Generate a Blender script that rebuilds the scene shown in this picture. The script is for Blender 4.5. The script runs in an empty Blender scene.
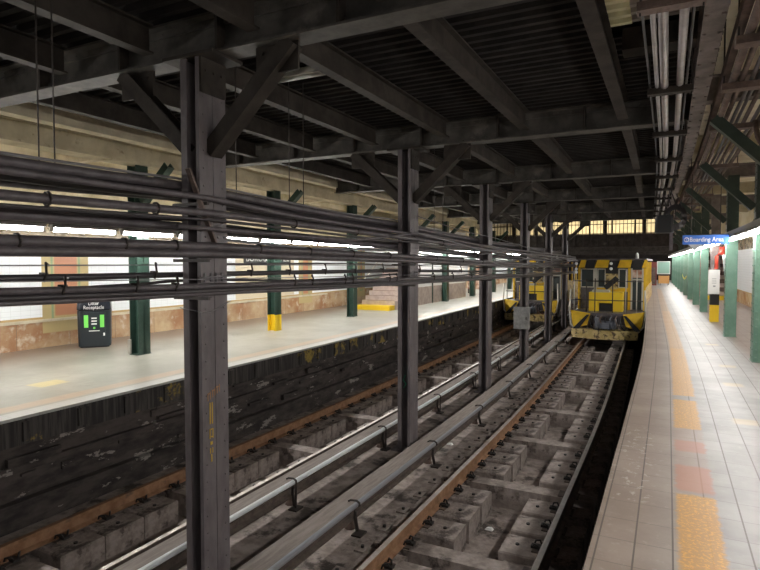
import bpy, math, random
from mathutils import Vector, Matrix
random.seed(7)
SC = bpy.context.scene
COL = SC.collection
R = math.radians
H = 1.7                      # eye height above the right platform (platform = z 0)

# ---------------------------------------------------------------- camera, world, exposure
cam_d = bpy.data.cameras.new('camera'); cam = bpy.data.objects.new('camera', cam_d); COL.objects.link(cam)
YAW = math.atan(288/570); PIT = math.atan(23/570)
cam.location = (0, 0, H)
cam.rotation_euler = (math.pi/2 - PIT, 0, YAW)
cam_d.sensor_width = 36; cam_d.lens = 36*570/760
cam_d.clip_start = .05; cam_d.clip_end = 300
SC.camera = cam
SC.view_settings.view_transform = 'Standard'; SC.view_settings.look = 'None'
SC.view_settings.exposure = 0.1; SC.view_settings.gamma = 1.0
SC.view_settings.use_curve_mapping = False
w = bpy.data.worlds.new('world'); SC.world = w; w.use_nodes = True
w.node_tree.nodes['Background'].inputs[0].default_value = (.95, .93, 1.0, 1)
w.node_tree.nodes['Background'].inputs[1].default_value = .05
LAMP_L, LAMP_R, TUBE_L, TUBE_R = 30.0, 14.0, 95.0, 50.0
def area(name, loc, sx, sy, power, color=(1, .97, .92), rot=(0, 0, 0)):
    l = bpy.data.lights.new(name, 'AREA'); l.shape = 'RECTANGLE'; l.size = sx; l.size_y = sy
    l.energy = power; l.color = color
    o = bpy.data.objects.new(name, l); COL.objects.link(o); o.location = loc; o.rotation_euler = rot
    return o

# ---------------------------------------------------------------- the line curves gently left beyond 9 m
def B(y):
    if y < 9: return 0.0
    if y < 14: return -.0025*(y-9)**2
    return -.0625 - .025*(y-14)

for k in range(12):          # the lamps' light: one emitter beneath each bay of platform fluorescents
    y = -2.2 + 4.4*k
    area('platform_light', (-8.78+B(y), y, 2.14), .12, 4.0, LAMP_L)
    area('platform_light', (1.17+B(y), y, 2.08), .12, 4.0, LAMP_R)
area('passage_light', (-5.5, 36.6, 4.6), 12, .3, 650, (1, .86, .6), (R(45), 0, 0))   # lamps inside the crossover passage

# ---------------------------------------------------------------- materials
MATS = {}
def new_mat(name):
    m = bpy.data.materials.new(name); m.use_nodes = True
    nt = m.node_tree; return m, nt, nt.nodes['Principled BSDF']
class NG:
    def __init__(s, nt): s.nt = nt
    def n(s, t, **kw):
        nd = s.nt.nodes.new(t)
        for k, v in kw.items(): setattr(nd, k, v)
        return nd
    def lk(s, a, b): s.nt.links.new(a, b)
    def math(s, op, a, b=None, clamp=False):
        nd = s.n('ShaderNodeMath', operation=op); nd.use_clamp = clamp
        for i, v in enumerate((a, b)):
            if v is None: continue
            if isinstance(v, (int, float)): nd.inputs[i].default_value = v
            else: s.lk(v, nd.inputs[i])
        return nd.outputs[0]
    def mix(s, f, a, b):
        nd = s.n('ShaderNodeMix', data_type='RGBA')
        for i, v in ((0, f), (6, a), (7, b)):
            if isinstance(v, (int, float)): nd.inputs[i].default_value = v
            elif isinstance(v, tuple): nd.inputs[i].default_value = (*v, 1)
            else: s.lk(v, nd.inputs[i])
        return nd.outputs[2]
    def noise(s, vec, scale, detail=4, rough=.55):
        nd = s.n('ShaderNodeTexNoise'); nd.inputs['Scale'].default_value = scale
        nd.inputs['Detail'].default_value = detail; nd.inputs['Roughness'].default_value = rough
        if vec is not None: s.lk(vec, nd.inputs['Vector'])
        return nd.outputs['Fac']
    def ramp(s, f, a, b):   # smooth 0..1 between a and b
        nd = s.n('ShaderNodeMapRange'); nd.interpolation_type = 'SMOOTHSTEP'
        s.lk(f, nd.inputs[0]); nd.inputs[1].default_value = a; nd.inputs[2].default_value = b
        return nd.outputs[0]
    def coords(s):          # surface coordinates straightened along the line
        at = s.n('ShaderNodeAttribute', attribute_name='P0')
        sp = s.n('ShaderNodeSeparateXYZ'); s.lk(at.outputs['Vector'], sp.inputs[0])
        return at.outputs['Vector'], sp.outputs[0], sp.outputs[1], sp.outputs[2]
    def band(s, v, a, b, soft=.01, wob=None):
        if wob is not None: v = s.math('ADD', v, wob)
        return s.math('MULTIPLY', s.ramp(v, a-soft, a+soft), s.math('SUBTRACT', 1.0, s.ramp(v, b-soft, b+soft)))
    def rect(s, x, y, x0, x1, y0, y1, soft=.015, wob=None):
        return s.math('MULTIPLY', s.band(x, x0, x1, soft, wob), s.band(y, y0, y1, soft*1.5, wob))
    def scale(s, vec, sc):
        nd = s.n('ShaderNodeMapping'); s.lk(vec, nd.inputs[0]); nd.inputs['Scale'].default_value = sc
        return nd.outputs[0]
    def bump(s, bs, h, strength=.3, dist=.02):
        nd = s.n('ShaderNodeBump'); nd.inputs['Strength'].default_value = strength; nd.inputs['Distance'].default_value = dist
        s.lk(h, nd.inputs['Height']); s.lk(nd.outputs[0], bs.inputs['Normal'])
    def grid(s, a, pitch, width, off=0.0):
        v = s.math('MODULO', s.math('ADD', a, 100.0*pitch-off), pitch)
        return s.math('LESS_THAN', v, width)

def dusty(name, c1, c2, rough=.75, metal=0.0, scale=6, bump=.25, c3=None, scale3=1.5, thr=(.58, .7), spec=.4, stretch=(1, 1, 1)):
    m, nt, bs = new_mat(name); g = NG(nt)
    vec, x, y, z = g.coords()
    n = g.noise(g.scale(vec, stretch), scale, 6, .62)
    c = g.mix(g.ramp(n, .32, .68), c1, c2)
    if c3 is not None:
        n3 = g.noise(g.scale(vec, stretch), scale3, 7, .68)
        c = g.mix(g.ramp(n3, *thr), c, c3)
    g.lk(c, bs.inputs['Base Color'])
    bs.inputs['Roughness'].default_value = rough; bs.inputs['Metallic'].default_value = metal
    bs.inputs['Specular IOR Level'].default_value = spec
    if bump: g.bump(bs, g.noise(vec, scale*4, 5), bump, .01)
    MATS[name] = m; return m
def plain(name, c, rough=.5, metal=0.0, spec=.5, emit=None):
    m, nt, bs = new_mat(name)
    bs.inputs['Base Color'].default_value = (*c, 1); bs.inputs['Roughness'].default_value = rough
    bs.inputs['Metallic'].default_value = metal; bs.inputs['Specular IOR Level'].default_value = spec
    if emit: bs.inputs['Emission Color'].default_value = (*c, 1); bs.inputs['Emission Strength'].default_value = emit
    MATS[name] = m; return m

dusty('col_steel', (.11, .094, .098), (.18, .158, .162), .5, 0, 5, .15, (.22, .195, .19), 2.2, stretch=(1, 1, .35))
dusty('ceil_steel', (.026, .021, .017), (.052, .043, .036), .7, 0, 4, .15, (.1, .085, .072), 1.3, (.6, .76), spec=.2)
dusty('girder_steel_lit', (.05, .045, .039), (.1, .09, .078), .6, 0, 4, .15, (.16, .14, .12), 1.3, (.58, .74), spec=.3)  # ceiling steel made lighter: light from behind the camera is in the colour
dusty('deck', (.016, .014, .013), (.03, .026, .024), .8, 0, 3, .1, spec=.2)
dusty('deck_cream', (.75, .7, .42), (.9, .86, .56), .6, 0, 3, .1)
dusty('deck_grey', (.36, .31, .27), (.48, .43, .38), .6, 0, 3, .1)
dusty('cream_paint', (.5, .44, .31), (.66, .59, .43), .7, 0, 2.5, .25, (.25, .19, .12), 3.0, (.6, .75))
dusty('cream_conc', (.42, .36, .26), (.6, .53, .4), .8, 0, 3, .35, (.16, .11, .07), 2.0, (.58, .75))
dusty('cream_vault', (.72, .65, .5), (.88, .82, .68), .8, 0, 3, .3, (.2, .14, .09), 2.5, (.58, .72))
dusty('conc', (.17, .14, .125), (.26, .22, .2), .85, 0, 5, .5, (.1, .08, .07), 2.0, (.55, .7))
dusty('bed', (.19, .155, .137), (.35, .295, .268), .9, 0, 6, .9, (.06, .048, .042), 2.3, (.5, .62))
dusty('tie', (.2, .165, .147), (.33, .28, .255), .85, 0, 9, .5, (.08, .062, .055), 4.0, (.53, .66))
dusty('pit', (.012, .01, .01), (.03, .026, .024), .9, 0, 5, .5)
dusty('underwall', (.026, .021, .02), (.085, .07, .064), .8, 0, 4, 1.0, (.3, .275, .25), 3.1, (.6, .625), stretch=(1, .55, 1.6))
dusty('rail_rust', (.2, .1, .05), (.32, .18, .105), .75, 0, 7, .3, (.14, .09, .065), 3)
dusty('rail_dark', (.07, .052, .045), (.13, .1, .085), .6, 0, 9, .2)
dusty('rail_top', (.3, .25, .22), (.42, .37, .34), .38, .5, 8, .05)
dusty('rail_shiny', (.62, .6, .58), (.78, .76, .74), .35, .35, 8, .03)
dusty('board', (.2, .165, .145), (.29, .245, .22), .75, 0, 10, .25, (.12, .095, .08), 2, (.55, .75), stretch=(3, .3, 1))
plain('edge_white_glint', (.86, .9, .92), .28, .15)  # pale colour carries the lamp reflections on the glossy metal edge
plain('edge_grey', (.36, .37, .41), .35, .35)
plain('iron', (.045, .036, .032), .6, .2)
plain('clip', (.022, .019, .018), .55, .2)
dusty('pipe_dark', (.07, .06, .064), (.125, .108, .115), .42, 0, 7, .1)
plain('cable_black', (.045, .039, .042), .45)
plain('wire_grey', (.2, .19, .2), .5)
dusty('conduit', (.3, .27, .26), (.42, .38, .37), .35, .5, 6, .05, (.15, .11, .09), 3)
dusty('rust_steel', (.1, .07, .058), (.19, .135, .115), .7, 0, 7, .3, (.07, .05, .04), 3)
dusty('rust_girder', (.14, .115, .108), (.25, .21, .195), .6, 0, 5, .3, (.08, .06, .05), 3)
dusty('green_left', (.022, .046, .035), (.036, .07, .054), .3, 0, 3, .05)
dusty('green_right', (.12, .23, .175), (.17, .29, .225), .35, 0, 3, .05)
dusty('green_dark', (.03, .045, .035), (.05, .07, .055), .4, 0, 3, .05)  # also the painted shade on right column shafts above the lamps
plain('yellow', (.85, .58, .02), .45)
dusty('yellow_mach', (.6, .37, .015), (.78, .5, .02), .45, 0, 3, .1, (.2, .14, .04), 4, (.62, .72))
dusty('yellow_worn', (.45, .34, .12), (.6, .47, .22), .6, 0, 5, .2, (.1, .07, .04), 6, (.5, .6))
plain('black', (.012, .012, .013), .5)
plain('black_gloss', (.02, .022, .03), .2)
plain('window_glass', (.05, .06, .06), .1)
plain('frame_light', (.5, .48, .42), .4, .2)
plain('grey_mach', (.14, .15, .18), .5, .2)
plain('white', (.8, .8, .78), .4)
plain('sign_blue', (.03, .13, .5), .35)
plain('sign_grey', (.32, .33, .34), .5)
plain('dull_red', (.2, .05, .045), .5)
plain('red', (.62, .07, .04), .4)
plain('green_print', (.2, .75, .12), .5)
plain('bin', (.02, .027, .033), .35)
plain('tube_left', (1, .98, .95), .5, emit=TUBE_L); plain('tube_right', (1, .98, .95), .5, emit=TUBE_R)
plain('housing', (.35, .34, .33), .5)
plain('dead_tube', (.7, .7, .66), .4)
dusty('grey_box', (.2, .2, .2), (.32, .32, .31), .5, 0, 8, .05)
plain('lamp_lens', (.9, .92, .95), .2)
plain('tape', (.75, .85, .1), .5)
plain('orange', (.7, .36, .12), .6)
dusty('poster', (.35, .12, .06), (.7, .6, .5), .6, 0, 3, 0)
plain('poster_green', (.3, .5, .42), .6)
dusty('step', (.42, .34, .3), (.55, .46, .41), .7, 0, 5, .1)
dusty('far_dark', (.02, .017, .016), (.05, .04, .036), .8, 0, 1.5, .1)
plain('paint_green_mark', (.05, .45, .25), .5)
plain('paint_yellow_mark', (.6, .4, .05), .6)
plain('paint_orange_mark', (.36, .2, .1), .6)

def mat_wall():     # white tile over a marble wainscot, patterned tile pilasters between
    m, nt, bs = new_mat('tile_wall'); g = NG(nt)
    vec, x, y, z = g.coords()
    tile = g.math('MAXIMUM', g.grid(z, .1, .006), g.grid(y, .2, .006))
    white = g.mix(tile, (.86, .9, .92), (.7, .73, .74))
    n = g.noise(vec, 1.1, 8, .62); n2 = g.noise(vec, 5, 5, .6)
    marble = g.mix(g.ramp(n, .35, .65), (.36, .19, .10), (.55, .42, .26))
    marble = g.mix(g.ramp(n2, .52, .72), marble, (.58, .48, .36))
    marble = g.mix(g.grid(y, 1.15, .012), marble, (.25, .17, .11))
    c = g.mix(g.band(z, -1, .50, .004), white, marble)
    c = g.mix(g.band(z, .5, .545, .003), c, (.5, .36, .17))
    for (a, b) in ((7.45, 8.53), (16.95, 17.85), (21.5, 22.2), (3.0, 3.9)):
        mk = g.rect(y, z, a, b, .2, 2.4, .01)
        pat = g.mix(g.rect(y, z, a+.28, b-.28, .55, 2.3, .01), (.5, .4, .2), (.5, .24, .14))
        pat = g.mix(g.math('MULTIPLY', g.rect(y, z, a+.2, b-.2, .45, 2.35, .01), g.math('SUBTRACT', 1.0, g.rect(y, z, a+.25, b-.25, .5, 2.3, .01))), pat, (.28, .36, .2))
        c = g.mix(mk, c, pat)
    c = g.mix(g.rect(y, z, 13.5, 16.65, .55, 2.4, .01), c, (.68, .6, .44))
    c = g.mix(g.band(z, 2.2, 2.62, .01), c, g.mix(g.ramp(n2, .4, .6), (.2, .15, .09), (.34, .27, .17)))  # dark brown band: dimness above the lamps painted into the wall
    c = g.mix(g.band(z, 2.62, 9, .01), c, g.mix(g.ramp(n, .4, .6), (.5, .43, .28), (.64, .56, .4)))
    g.lk(c, bs.inputs['Base Color']); bs.inputs['Roughness'].default_value = .25
    MATS['tile_wall'] = m
def mat_floor_right():
    m, nt, bs = new_mat('paving'); g = NG(nt)
    vec, x, y, z = g.coords()
    n = g.noise(vec, 1.3, 7, .65); nf = g.noise(vec, 14, 6, .7)
    wob = g.math('MULTIPLY', g.math('SUBTRACT', nf, .5), .09)
    base = g.mix(g.ramp(n, .35, .65), (.265, .252, .245), (.37, .355, .345))
    pink = g.mix(g.ramp(n, .35, .65), (.265, .205, .17), (.34, .275, .235))
    base = g.mix(g.math('SUBTRACT', 1.0, g.ramp(x, -.2, .5)), base, pink)
    # one tone per slab
    st = g.n('ShaderNodeCombineXYZ')
    g.lk(g.math('FLOOR', g.math('DIVIDE', g.math('ADD', x, .36), .205)), st.inputs[0]); g.lk(g.math('FLOOR', g.math('DIVIDE', y, .31)), st.inputs[1])
    wn = g.n('ShaderNodeTexWhiteNoise', noise_dimensions='2D'); g.lk(st.outputs[0], wn.inputs['Vector'])
    base = g.mix(g.math('MULTIPLY', wn.outputs['Value'], .16), base, (.2, .165, .14))
    base = g.mix(g.math('MULTIPLY', g.ramp(nf, .55, .72), .3), base, (.5, .46, .43))
    jt = g.math('MAXIMUM', g.math('MULTIPLY', g.grid(x, .205, .010, -.36+.0), 1.0), g.math('MULTIPLY', g.grid(y, .31, .008), .5))
    c = g.mix(g.math('MULTIPLY', jt, .95), base, (.1, .08, .07))
    nfy = g.math('GREATER_THAN', g.noise(vec, 38, 5, .7), .46)
    yel = g.mix(g.math('MULTIPLY', nfy, .6), (.66, .33, .06), (.34, .2, .08))
    for (y0, y1, k, col) in ((2.2, 4.68, .92, yel), (4.75, 5.35, .62, (.46, .14, .06)), (5.75, 6.1, .62, (.46, .16, .08)), (4.7, 6.6, .35, (.36, .22, .17)),
                             (6.55, 7.9, .9, yel), (8.15, 12.6, .85, yel), (12.6, 22, .6, yel), (22, 40, .35, yel)):
        c = g.mix(g.math('MULTIPLY', g.rect(x, y, .085, .33, y0, y1, .02, wob), k), c, col)
    for (px, py) in ((.92, 10.8), (.78, 7.1), (.9, 13.5), (.85, 9.2)):
        c = g.mix(g.math('MULTIPLY', g.rect(x, y, px-.13, px+.1, py-.12, py+.12, .03, wob), .45), c, (.55, .42, .2))
    # worn white scuffs by the edge, brown rubbing strip behind the columns
    sc = g.math('MULTIPLY', g.rect(x, y, -.36, -.1, 4.4, 6.4, .08), g.math('GREATER_THAN', nf, .58))
    c = g.mix(g.math('MULTIPLY', sc, .5), c, (.6, .56, .52))
    c = g.mix(g.math('MULTIPLY', g.ramp(x, 1.15, 1.5), .6), c, (.24, .17, .135))
    g.lk(c, bs.inputs['Base Color']); bs.inputs['Roughness'].default_value = .42
    g.bump(bs, g.math('SUBTRACT', g.math('MULTIPLY', nf, .5), jt), .25, .006)
    MATS['paving'] = m
def mat_floor_left():
    m, nt, bs = new_mat('paving_left'); g = NG(nt)
    vec, x, y, z = g.coords()
    n = g.noise(vec, .8, 7, .65); nf = g.noise(g.scale(vec, (1, .5, 1)), 5, 6, .7)
    wob = g.math('MULTIPLY', g.math('SUBTRACT', nf, .5), .12)
    c = g.mix(g.ramp(n, .35, .65), (.26, .255, .212), (.345, .34, .295))
    c = g.mix(g.math('MULTIPLY', g.ramp(nf, .5, .7), .5), c, (.225, .215, .175))
    c = g.mix(g.math('SUBTRACT', 1.0, g.ramp(x, -11.5, -9.6)), c, (.24, .185, .14))
    c = g.mix(g.band(x, -6.95, -6, .02), c, (.45, .45, .43))
    c = g.mix(g.math('MULTIPLY', g.band(x, -7.28, -7.03, .05, wob), .5), c, (.55, .35, .19))
    c = g.mix(g.math('MULTIPLY', g.rect(x, y, -8.35, -8.0, 5.05, 5.5, .02, wob), .6), c, (.62, .5, .16))
    c = g.mix(g.math('MULTIPLY', g.math('MAXIMUM', g.grid(x, .3, .008), g.grid(y, .3, .008)), .35), c, (.22, .19, .15))
    g.lk(c, bs.inputs['Base Color']); bs.inputs['Roughness'].default_value = .35
    MATS['paving_left'] = m
def mat_nosing():
    m, nt, bs = new_mat('nosing'); g = NG(nt)
    vec, x, y, z = g.coords()
    n = g.noise(vec, 1.5, 6, .7); s = g.noise(g.scale(vec, (1, 12, .6)), 2, 4, .6)
    c = g.mix(g.ramp(s, .4, .65), (.02, .018, .017), (.07, .062, .058))
    c = g.mix(g.ramp(n, .56, .63), c, (.3, .22, .045))
    g.lk(c, bs.inputs['Base Color']); bs.inputs['Roughness'].default_value = .8
    MATS['nosing'] = m
def mat_stripe():
    m, nt, bs = new_mat('hazard'); g = NG(nt)
    tc = g.n('ShaderNodeTexCoord'); sp = g.n('ShaderNodeSeparateXYZ'); g.lk(tc.outputs['Object'], sp.inputs[0])
    f = g.math('LESS_THAN', g.math('MODULO', g.math('ADD', g.math('ADD', sp.outputs[0], g.math('MULTIPLY', sp.outputs[2], 1.0)), 50.62), .5), .22)
    g.lk(g.mix(f, (.8, .58, .03), (.015, .015, .015)), bs.inputs['Base Color']); bs.inputs['Roughness'].default_value = .45
    MATS['hazard'] = m
mat_wall(); mat_floor_right(); mat_floor_left(); mat_nosing(); mat_stripe()

# ---------------------------------------------------------------- mesh builder
class MB:
    def __init__(s): s.v = []; s.f = []; s.mi = []; s.sm = []
    def add(s, vs, fs, mi=0, smooth=False):
        b = len(s.v); s.v += [tuple(p) for p in vs]
        for f in fs: s.f.append(tuple(i+b for i in f)); s.mi.append(mi); s.sm.append(smooth)
        return s
    def box(s, x0, x1, y0, y1, z0, z1, mi=0, M=None):
        vs = [Vector((x, y, z)) for x in (x0, x1) for y in (y0, y1) for z in (z0, z1)]
        if M: vs = [M @ v for v in vs]
        return s.add(vs, [(0, 1, 3, 2), (4, 6, 7, 5), (0, 4, 5, 1), (2, 3, 7, 6), (0, 2, 6, 4), (1, 5, 7, 3)], mi)
    def lprof(s, prof, y0, y1, step=1.5, mi=0, closed=True, mis=None, smooth=False, caps=True):
        """extrude an (x, z) outline along y in steps so it can follow the curve"""
        n = max(1, int(math.ceil((y1-y0)/step))); m = len(prof); vs = []
        for i in range(n+1):
            y = y0+(y1-y0)*i/n
            vs += [(p[0], y, p[1]) for p in prof]
        b = len(s.v); s.v += vs
        for i in range(n):
            for j in range(m if closed else m-1):
                k = (j+1) % m
                s.f.append((b+i*m+j, b+i*m+k, b+(i+1)*m+k, b+(i+1)*m+j)); s.mi.append(mis[j] if mis else mi); s.sm.append(smooth)
        if closed and caps:
            s.f.append(tuple(b+j for j in reversed(range(m)))); s.mi.append(mi); s.sm.append(False)
            s.f.append(tuple(b+n*m+j for j in range(m))); s.mi.append(mi); s.sm.append(False)
        return s
    def lbox(s, x0, x1, y0, y1, z0, z1, step=1.5, mi=0):
        return s.lprof([(x0, z0), (x1, z0), (x1, z1), (x0, z1)], y0, y1, step, mi)
    def tube(s, pts, r, n=8, mi=0, cap=True):
        pts = [Vector(p) for p in pts]; b = len(s.v); up = Vector((0, 0, 1))
        for i, p in enumerate(pts):
            d = (pts[min(i+1, len(pts)-1)]-pts[max(i-1, 0)]).normalized()
            u = d.cross(up) if abs(d.z) < .95 else d.cross(Vector((1, 0, 0)))
            u.normalize(); v = d.cross(u)
            rr = r[i] if isinstance(r, (list, tuple)) else r
            for j in range(n):
                a = 2*math.pi*j/n; s.v.append(tuple(p+u*math.cos(a)*rr+v*math.sin(a)*rr))
        for i in range(len(pts)-1):
            for j in range(n):
                k = (j+1) % n
                s.f.append((b+i*n+j, b+i*n+k, b+(i+1)*n+k, b+(i+1)*n+j)); s.mi.append(mi); s.sm.append(True)
        if cap:
            s.f.append(tuple(b+j for j in reversed(range(n)))); s.mi.append(mi); s.sm.append(False)
            s.f.append(tuple(b+(len(pts)-1)*n+j for j in range(n))); s.mi.append(mi); s.sm.append(False)
        return s
    def rivet(s, c, ax, r=.014):
        """a low round rivet head facing +/-axis"""
        c = Vector(c); ax = Vector(ax); u = ax.orthogonal().normalized(); v = ax.cross(u)
        vs = [c+u*math.cos(t)*r+v*math.sin(t)*r for t in [i*math.pi/3 for i in range(6)]]
        vs += [c+ax*r*.6+u*math.cos(t)*r*.55+v*math.sin(t)*r*.55 for t in [i*math.pi/3 for i in range(6)]]
        fs = [(i, (i+1) % 6, 6+(i+1) % 6, 6+i) for i in range(6)]+[(6, 7, 8, 9, 10, 11)]
        return s.add(vs, fs)
    def beam(s, p0, p1, wd, ht, kind='I', t=.02, up=(0, 0, 1), mi=0):
        """steel section from p0 to p1 (centre line)"""
        p0 = Vector(p0); p1 = Vector(p1); d = (p1-p0); L = d.length; d.normalize()
        u = d.cross(Vector(up)).normalized(); v = u.cross(d)
        M = Matrix((( u.x, d.x, v.x, p0.x), (u.y, d.y, v.y, p0.y), (u.z, d.z, v.z, p0.z), (0, 0, 0, 1)))
        a, b = wd/2, ht/2
        if kind == 'I':
            s.box(-a, a, 0, L, b-t, b, mi, M); s.box(-a, a, 0, L, -b, -b+t, mi, M); s.box(-t/2, t/2, 0, L, -b+t, b-t, mi, M)
        elif kind == 'C':
            s.box(-a, a, 0, L, -b, -b+t, mi, M); s.box(-a, -a+t, 0, L, -b+t, b, mi, M); s.box(a-t, a, 0, L, -b+t, b, mi, M)
        else: s.box(-a, a, 0, L, -b, b, mi, M)
        return s
    def build(s, name, mats, parent=None, loc=None, bend=False, origin=None):
        if isinstance(mats, str): mats = [mats]
        vs = s.v
        p0 = vs if loc is None else [(x+loc[0], y+loc[1], z+loc[2]) for x, y, z in vs]
        if bend: vs = [(x+B(y), y, z) for x, y, z in vs]
        if origin: vs = [(x-origin[0], y-origin[1], z-origin[2]) for x, y, z in vs]
        me = bpy.data.meshes.new(name); me.from_pydata(vs, [], s.f)
        for m in mats: me.materials.append(MATS[m])
        me.polygons.foreach_set('material_index', s.mi); me.polygons.foreach_set('use_smooth', s.sm)
        at = me.attributes.new('P0', 'FLOAT_VECTOR', 'POINT'); at.data.foreach_set('vector', [c for p in p0 for c in p])
        me.update()
        o = bpy.data.objects.new(name, me); COL.objects.link(o)
        if parent: o.parent = parent
        if loc is not None: o.location = loc
        elif origin: o.location = origin
        return o
def tag(o, label=None, cat=None, group=None, kind=None):
    if label: o['label'] = label
    if cat: o['category'] = cat
    if group: o['group'] = group
    if kind: o['kind'] = kind
    return o
def empty(name, loc, label, cat, group=None, rz=0):
    o = bpy.data.objects.new(name, None); COL.objects.link(o); o.location = loc; o.rotation_euler = (0, 0, rz); o.empty_display_size = .2
    return tag(o, label, cat, group)
KIDS = {}
def copy_tree(o, loc=None, label=None, parent=None):
    c = o.copy(); COL.objects.link(c)
    if parent: c.parent = parent
    if loc is not None: c.location = loc
    if label: c['label'] = label
    for ch in [k for k in ALL() if k.parent == o]: copy_tree(ch, None, None, c)
    return c
_kids = {}
def ALL(): return list(COL.objects)
def copy_fast(o, kids, loc, label=None):
    """kids: list of (child, [grandchildren])"""
    c = o.copy(); COL.objects.link(c); c.location = loc
    if label: c['label'] = label
    for ch, gs in kids:
        d = ch.copy(); COL.objects.link(d); d.parent = c
        for g_ in gs:
            e = g_.copy(); COL.objects.link(e); e.parent = d
    return c
def kidlist(o):
    al = ALL()
    return [(c, [g_ for g_ in al if g_.parent == c]) for c in al if c.parent == o]
def text_mesh(body, size, name, mat, parent, M, extrude=.004, width=None, label=None):
    cu = bpy.data.curves.new('t', 'FONT'); cu.body = body; cu.size = size; cu.extrude = extrude; cu.resolution_u = 3
    to = bpy.data.objects.new('t', cu); COL.objects.link(to); bpy.context.view_layer.update()
    me = bpy.data.meshes.new_from_object(to.evaluated_get(bpy.context.evaluated_depsgraph_get()))
    bpy.data.objects.remove(to)
    if width:
        xs = [v.co.x for v in me.vertices]; k = width/(max(xs)-min(xs)); x0 = min(xs)
        for v in me.vertices: v.co.x = (v.co.x-x0)*k
    me.transform(M); me.materials.clear(); me.materials.append(MATS[mat]); me.name = name
    o = bpy.data.objects.new(name, me); COL.objects.link(o); o.parent = parent
    return o
def wrap(x, y, z): return (x+B(y), y, z)
ORD = ['nearest', 'second', 'third', 'fourth', 'fifth', 'sixth', 'seventh', 'eighth', 'ninth', 'tenth', 'eleventh', 'twelfth', 'thirteenth', 'fourteenth']

# ================================================================ SETTING
Y0, Y1 = -3.0, 60.0
def S(name, mb, mats, bend=True): return tag(mb.build(name, mats, bend=bend), kind='structure')
# right platform
S('floor_platform_right', MB().lbox(-.39, 3.1, Y0, Y1, -.16, 0), 'paving')
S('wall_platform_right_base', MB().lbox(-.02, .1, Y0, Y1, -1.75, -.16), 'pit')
# left platform
PL = -.1
S('floor_platform_left', MB().lbox(-11.7, -6.7, Y0, Y1, PL-.035, PL), 'paving_left')
nb = MB().lbox(-6.9, -6.715, Y0, Y1, PL-.34, PL-.035)
for i in range(90):
    y = Y0+i*.7; nb.box(-6.715, -6.7+random.random()*.015, y, y+.06+random.random()*.3, PL-.3, PL-.07)
S('trim_platform_left_edge', nb, 'nosing')
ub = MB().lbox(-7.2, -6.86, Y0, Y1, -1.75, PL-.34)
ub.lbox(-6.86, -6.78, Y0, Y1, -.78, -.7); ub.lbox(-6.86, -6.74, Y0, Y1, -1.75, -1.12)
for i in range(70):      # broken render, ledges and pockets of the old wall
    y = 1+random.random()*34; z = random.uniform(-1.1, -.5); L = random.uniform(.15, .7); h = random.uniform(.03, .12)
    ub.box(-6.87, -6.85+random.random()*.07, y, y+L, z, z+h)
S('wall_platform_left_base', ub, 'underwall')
# tile walls
S('wall_left', MB().lbox(-11.95, -11.7, Y0, Y1, PL, 4.3), 'tile_wall')
S('wall_right', MB().lbox(3.1, 3.3, Y0, Y1, 0, 4.1), 'tile_wall')
S('trim_left_wainscot', MB().lbox(-11.7, -11.66, Y0, 18.9, .44, .5), 'cream_paint')
# track bed: shelves, drain troughs and the pit beside the platform
tb = MB().lbox(-7.0, -6.2, Y0, Y1, -1.8, -1.44)
tb.lbox(-6.2, -5.95, Y0, Y1, -1.8, -1.47); tb.lbox(-5.95, -4.95, Y0, Y1, -1.9, -1.66); tb.lbox(-4.95, -2.42, Y0, Y1, -1.8, -1.44)
tb.lbox(-2.42, -1.55, Y0, Y1, -1.9, -1.66)
tb.lbox(-1.5, -1.05, Y0, Y1, -1.8, -1.46)
S('floor_track_bed', tb, 'bed')
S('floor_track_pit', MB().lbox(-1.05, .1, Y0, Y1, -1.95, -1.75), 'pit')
# curbs in the bed around the column row
S('trim_track_curb', MB().lbox(-3.62, -3.44, Y0, Y1, -1.44, -1.41), 'bed')
# ceilings
def deck(x0, x1, y0, y1, z, mat, name):
    m = MB(); p = .17; vs = []; y = y0; prof = []
    while y < y1:
        prof += [(y, z), (y+.06, z), (y+.085, z+.05), (y+.145, z+.05)]; y += p
    xs = [x0+(x1-x0)*i/6 for i in range(7)]
    for (yy, zz) in prof: vs += [(x, yy, zz) for x in xs]
    fs = []
    for i in range(len(prof)-1):
        for j in range(6): fs.append((i*7+j, i*7+j+1, (i+1)*7+j+1, (i+1)*7+j))
    m.add(vs, fs); return S(name, m, mat)
DZ = 3.93
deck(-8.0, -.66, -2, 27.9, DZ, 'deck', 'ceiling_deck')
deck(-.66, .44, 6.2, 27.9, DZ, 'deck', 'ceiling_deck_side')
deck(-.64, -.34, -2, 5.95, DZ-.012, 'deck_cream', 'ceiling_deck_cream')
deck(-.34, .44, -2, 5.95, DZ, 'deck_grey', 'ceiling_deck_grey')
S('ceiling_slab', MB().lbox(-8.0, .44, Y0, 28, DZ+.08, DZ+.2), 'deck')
S('ceiling_left', MB().lbox(-12, -8.0, Y0, Y1, 4.25, 4.4), 'cream_conc')
S('trim_ceiling_left', MB().lbox(-8.1, -8.0, Y0, 28, 3.72, 4.25).lbox(-8.22, -8.1, Y0, 28, 3.72, 3.76), 'cream_paint')
rc = MB().lbox(.44, 3.3, Y0, Y1, 4.1, 4.25)
S('ceiling_right', rc, 'cream_vault')
S('ceiling_far', MB().lbox(-8.0, .44, 27.9, Y1, 4.9, 5.0), 'far_dark')
S('wall_far_darkness', MB().box(-14, 3.2, 59.6, 59.9, -1.9, 5.0), 'far_dark')  # added dark sheet, the tunnel's darkness put into its colour
S('trim_ceiling_far', MB().lbox(-8.1, -8.0, 28, Y1, 4.25, 5.0), 'cream_paint')

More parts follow.
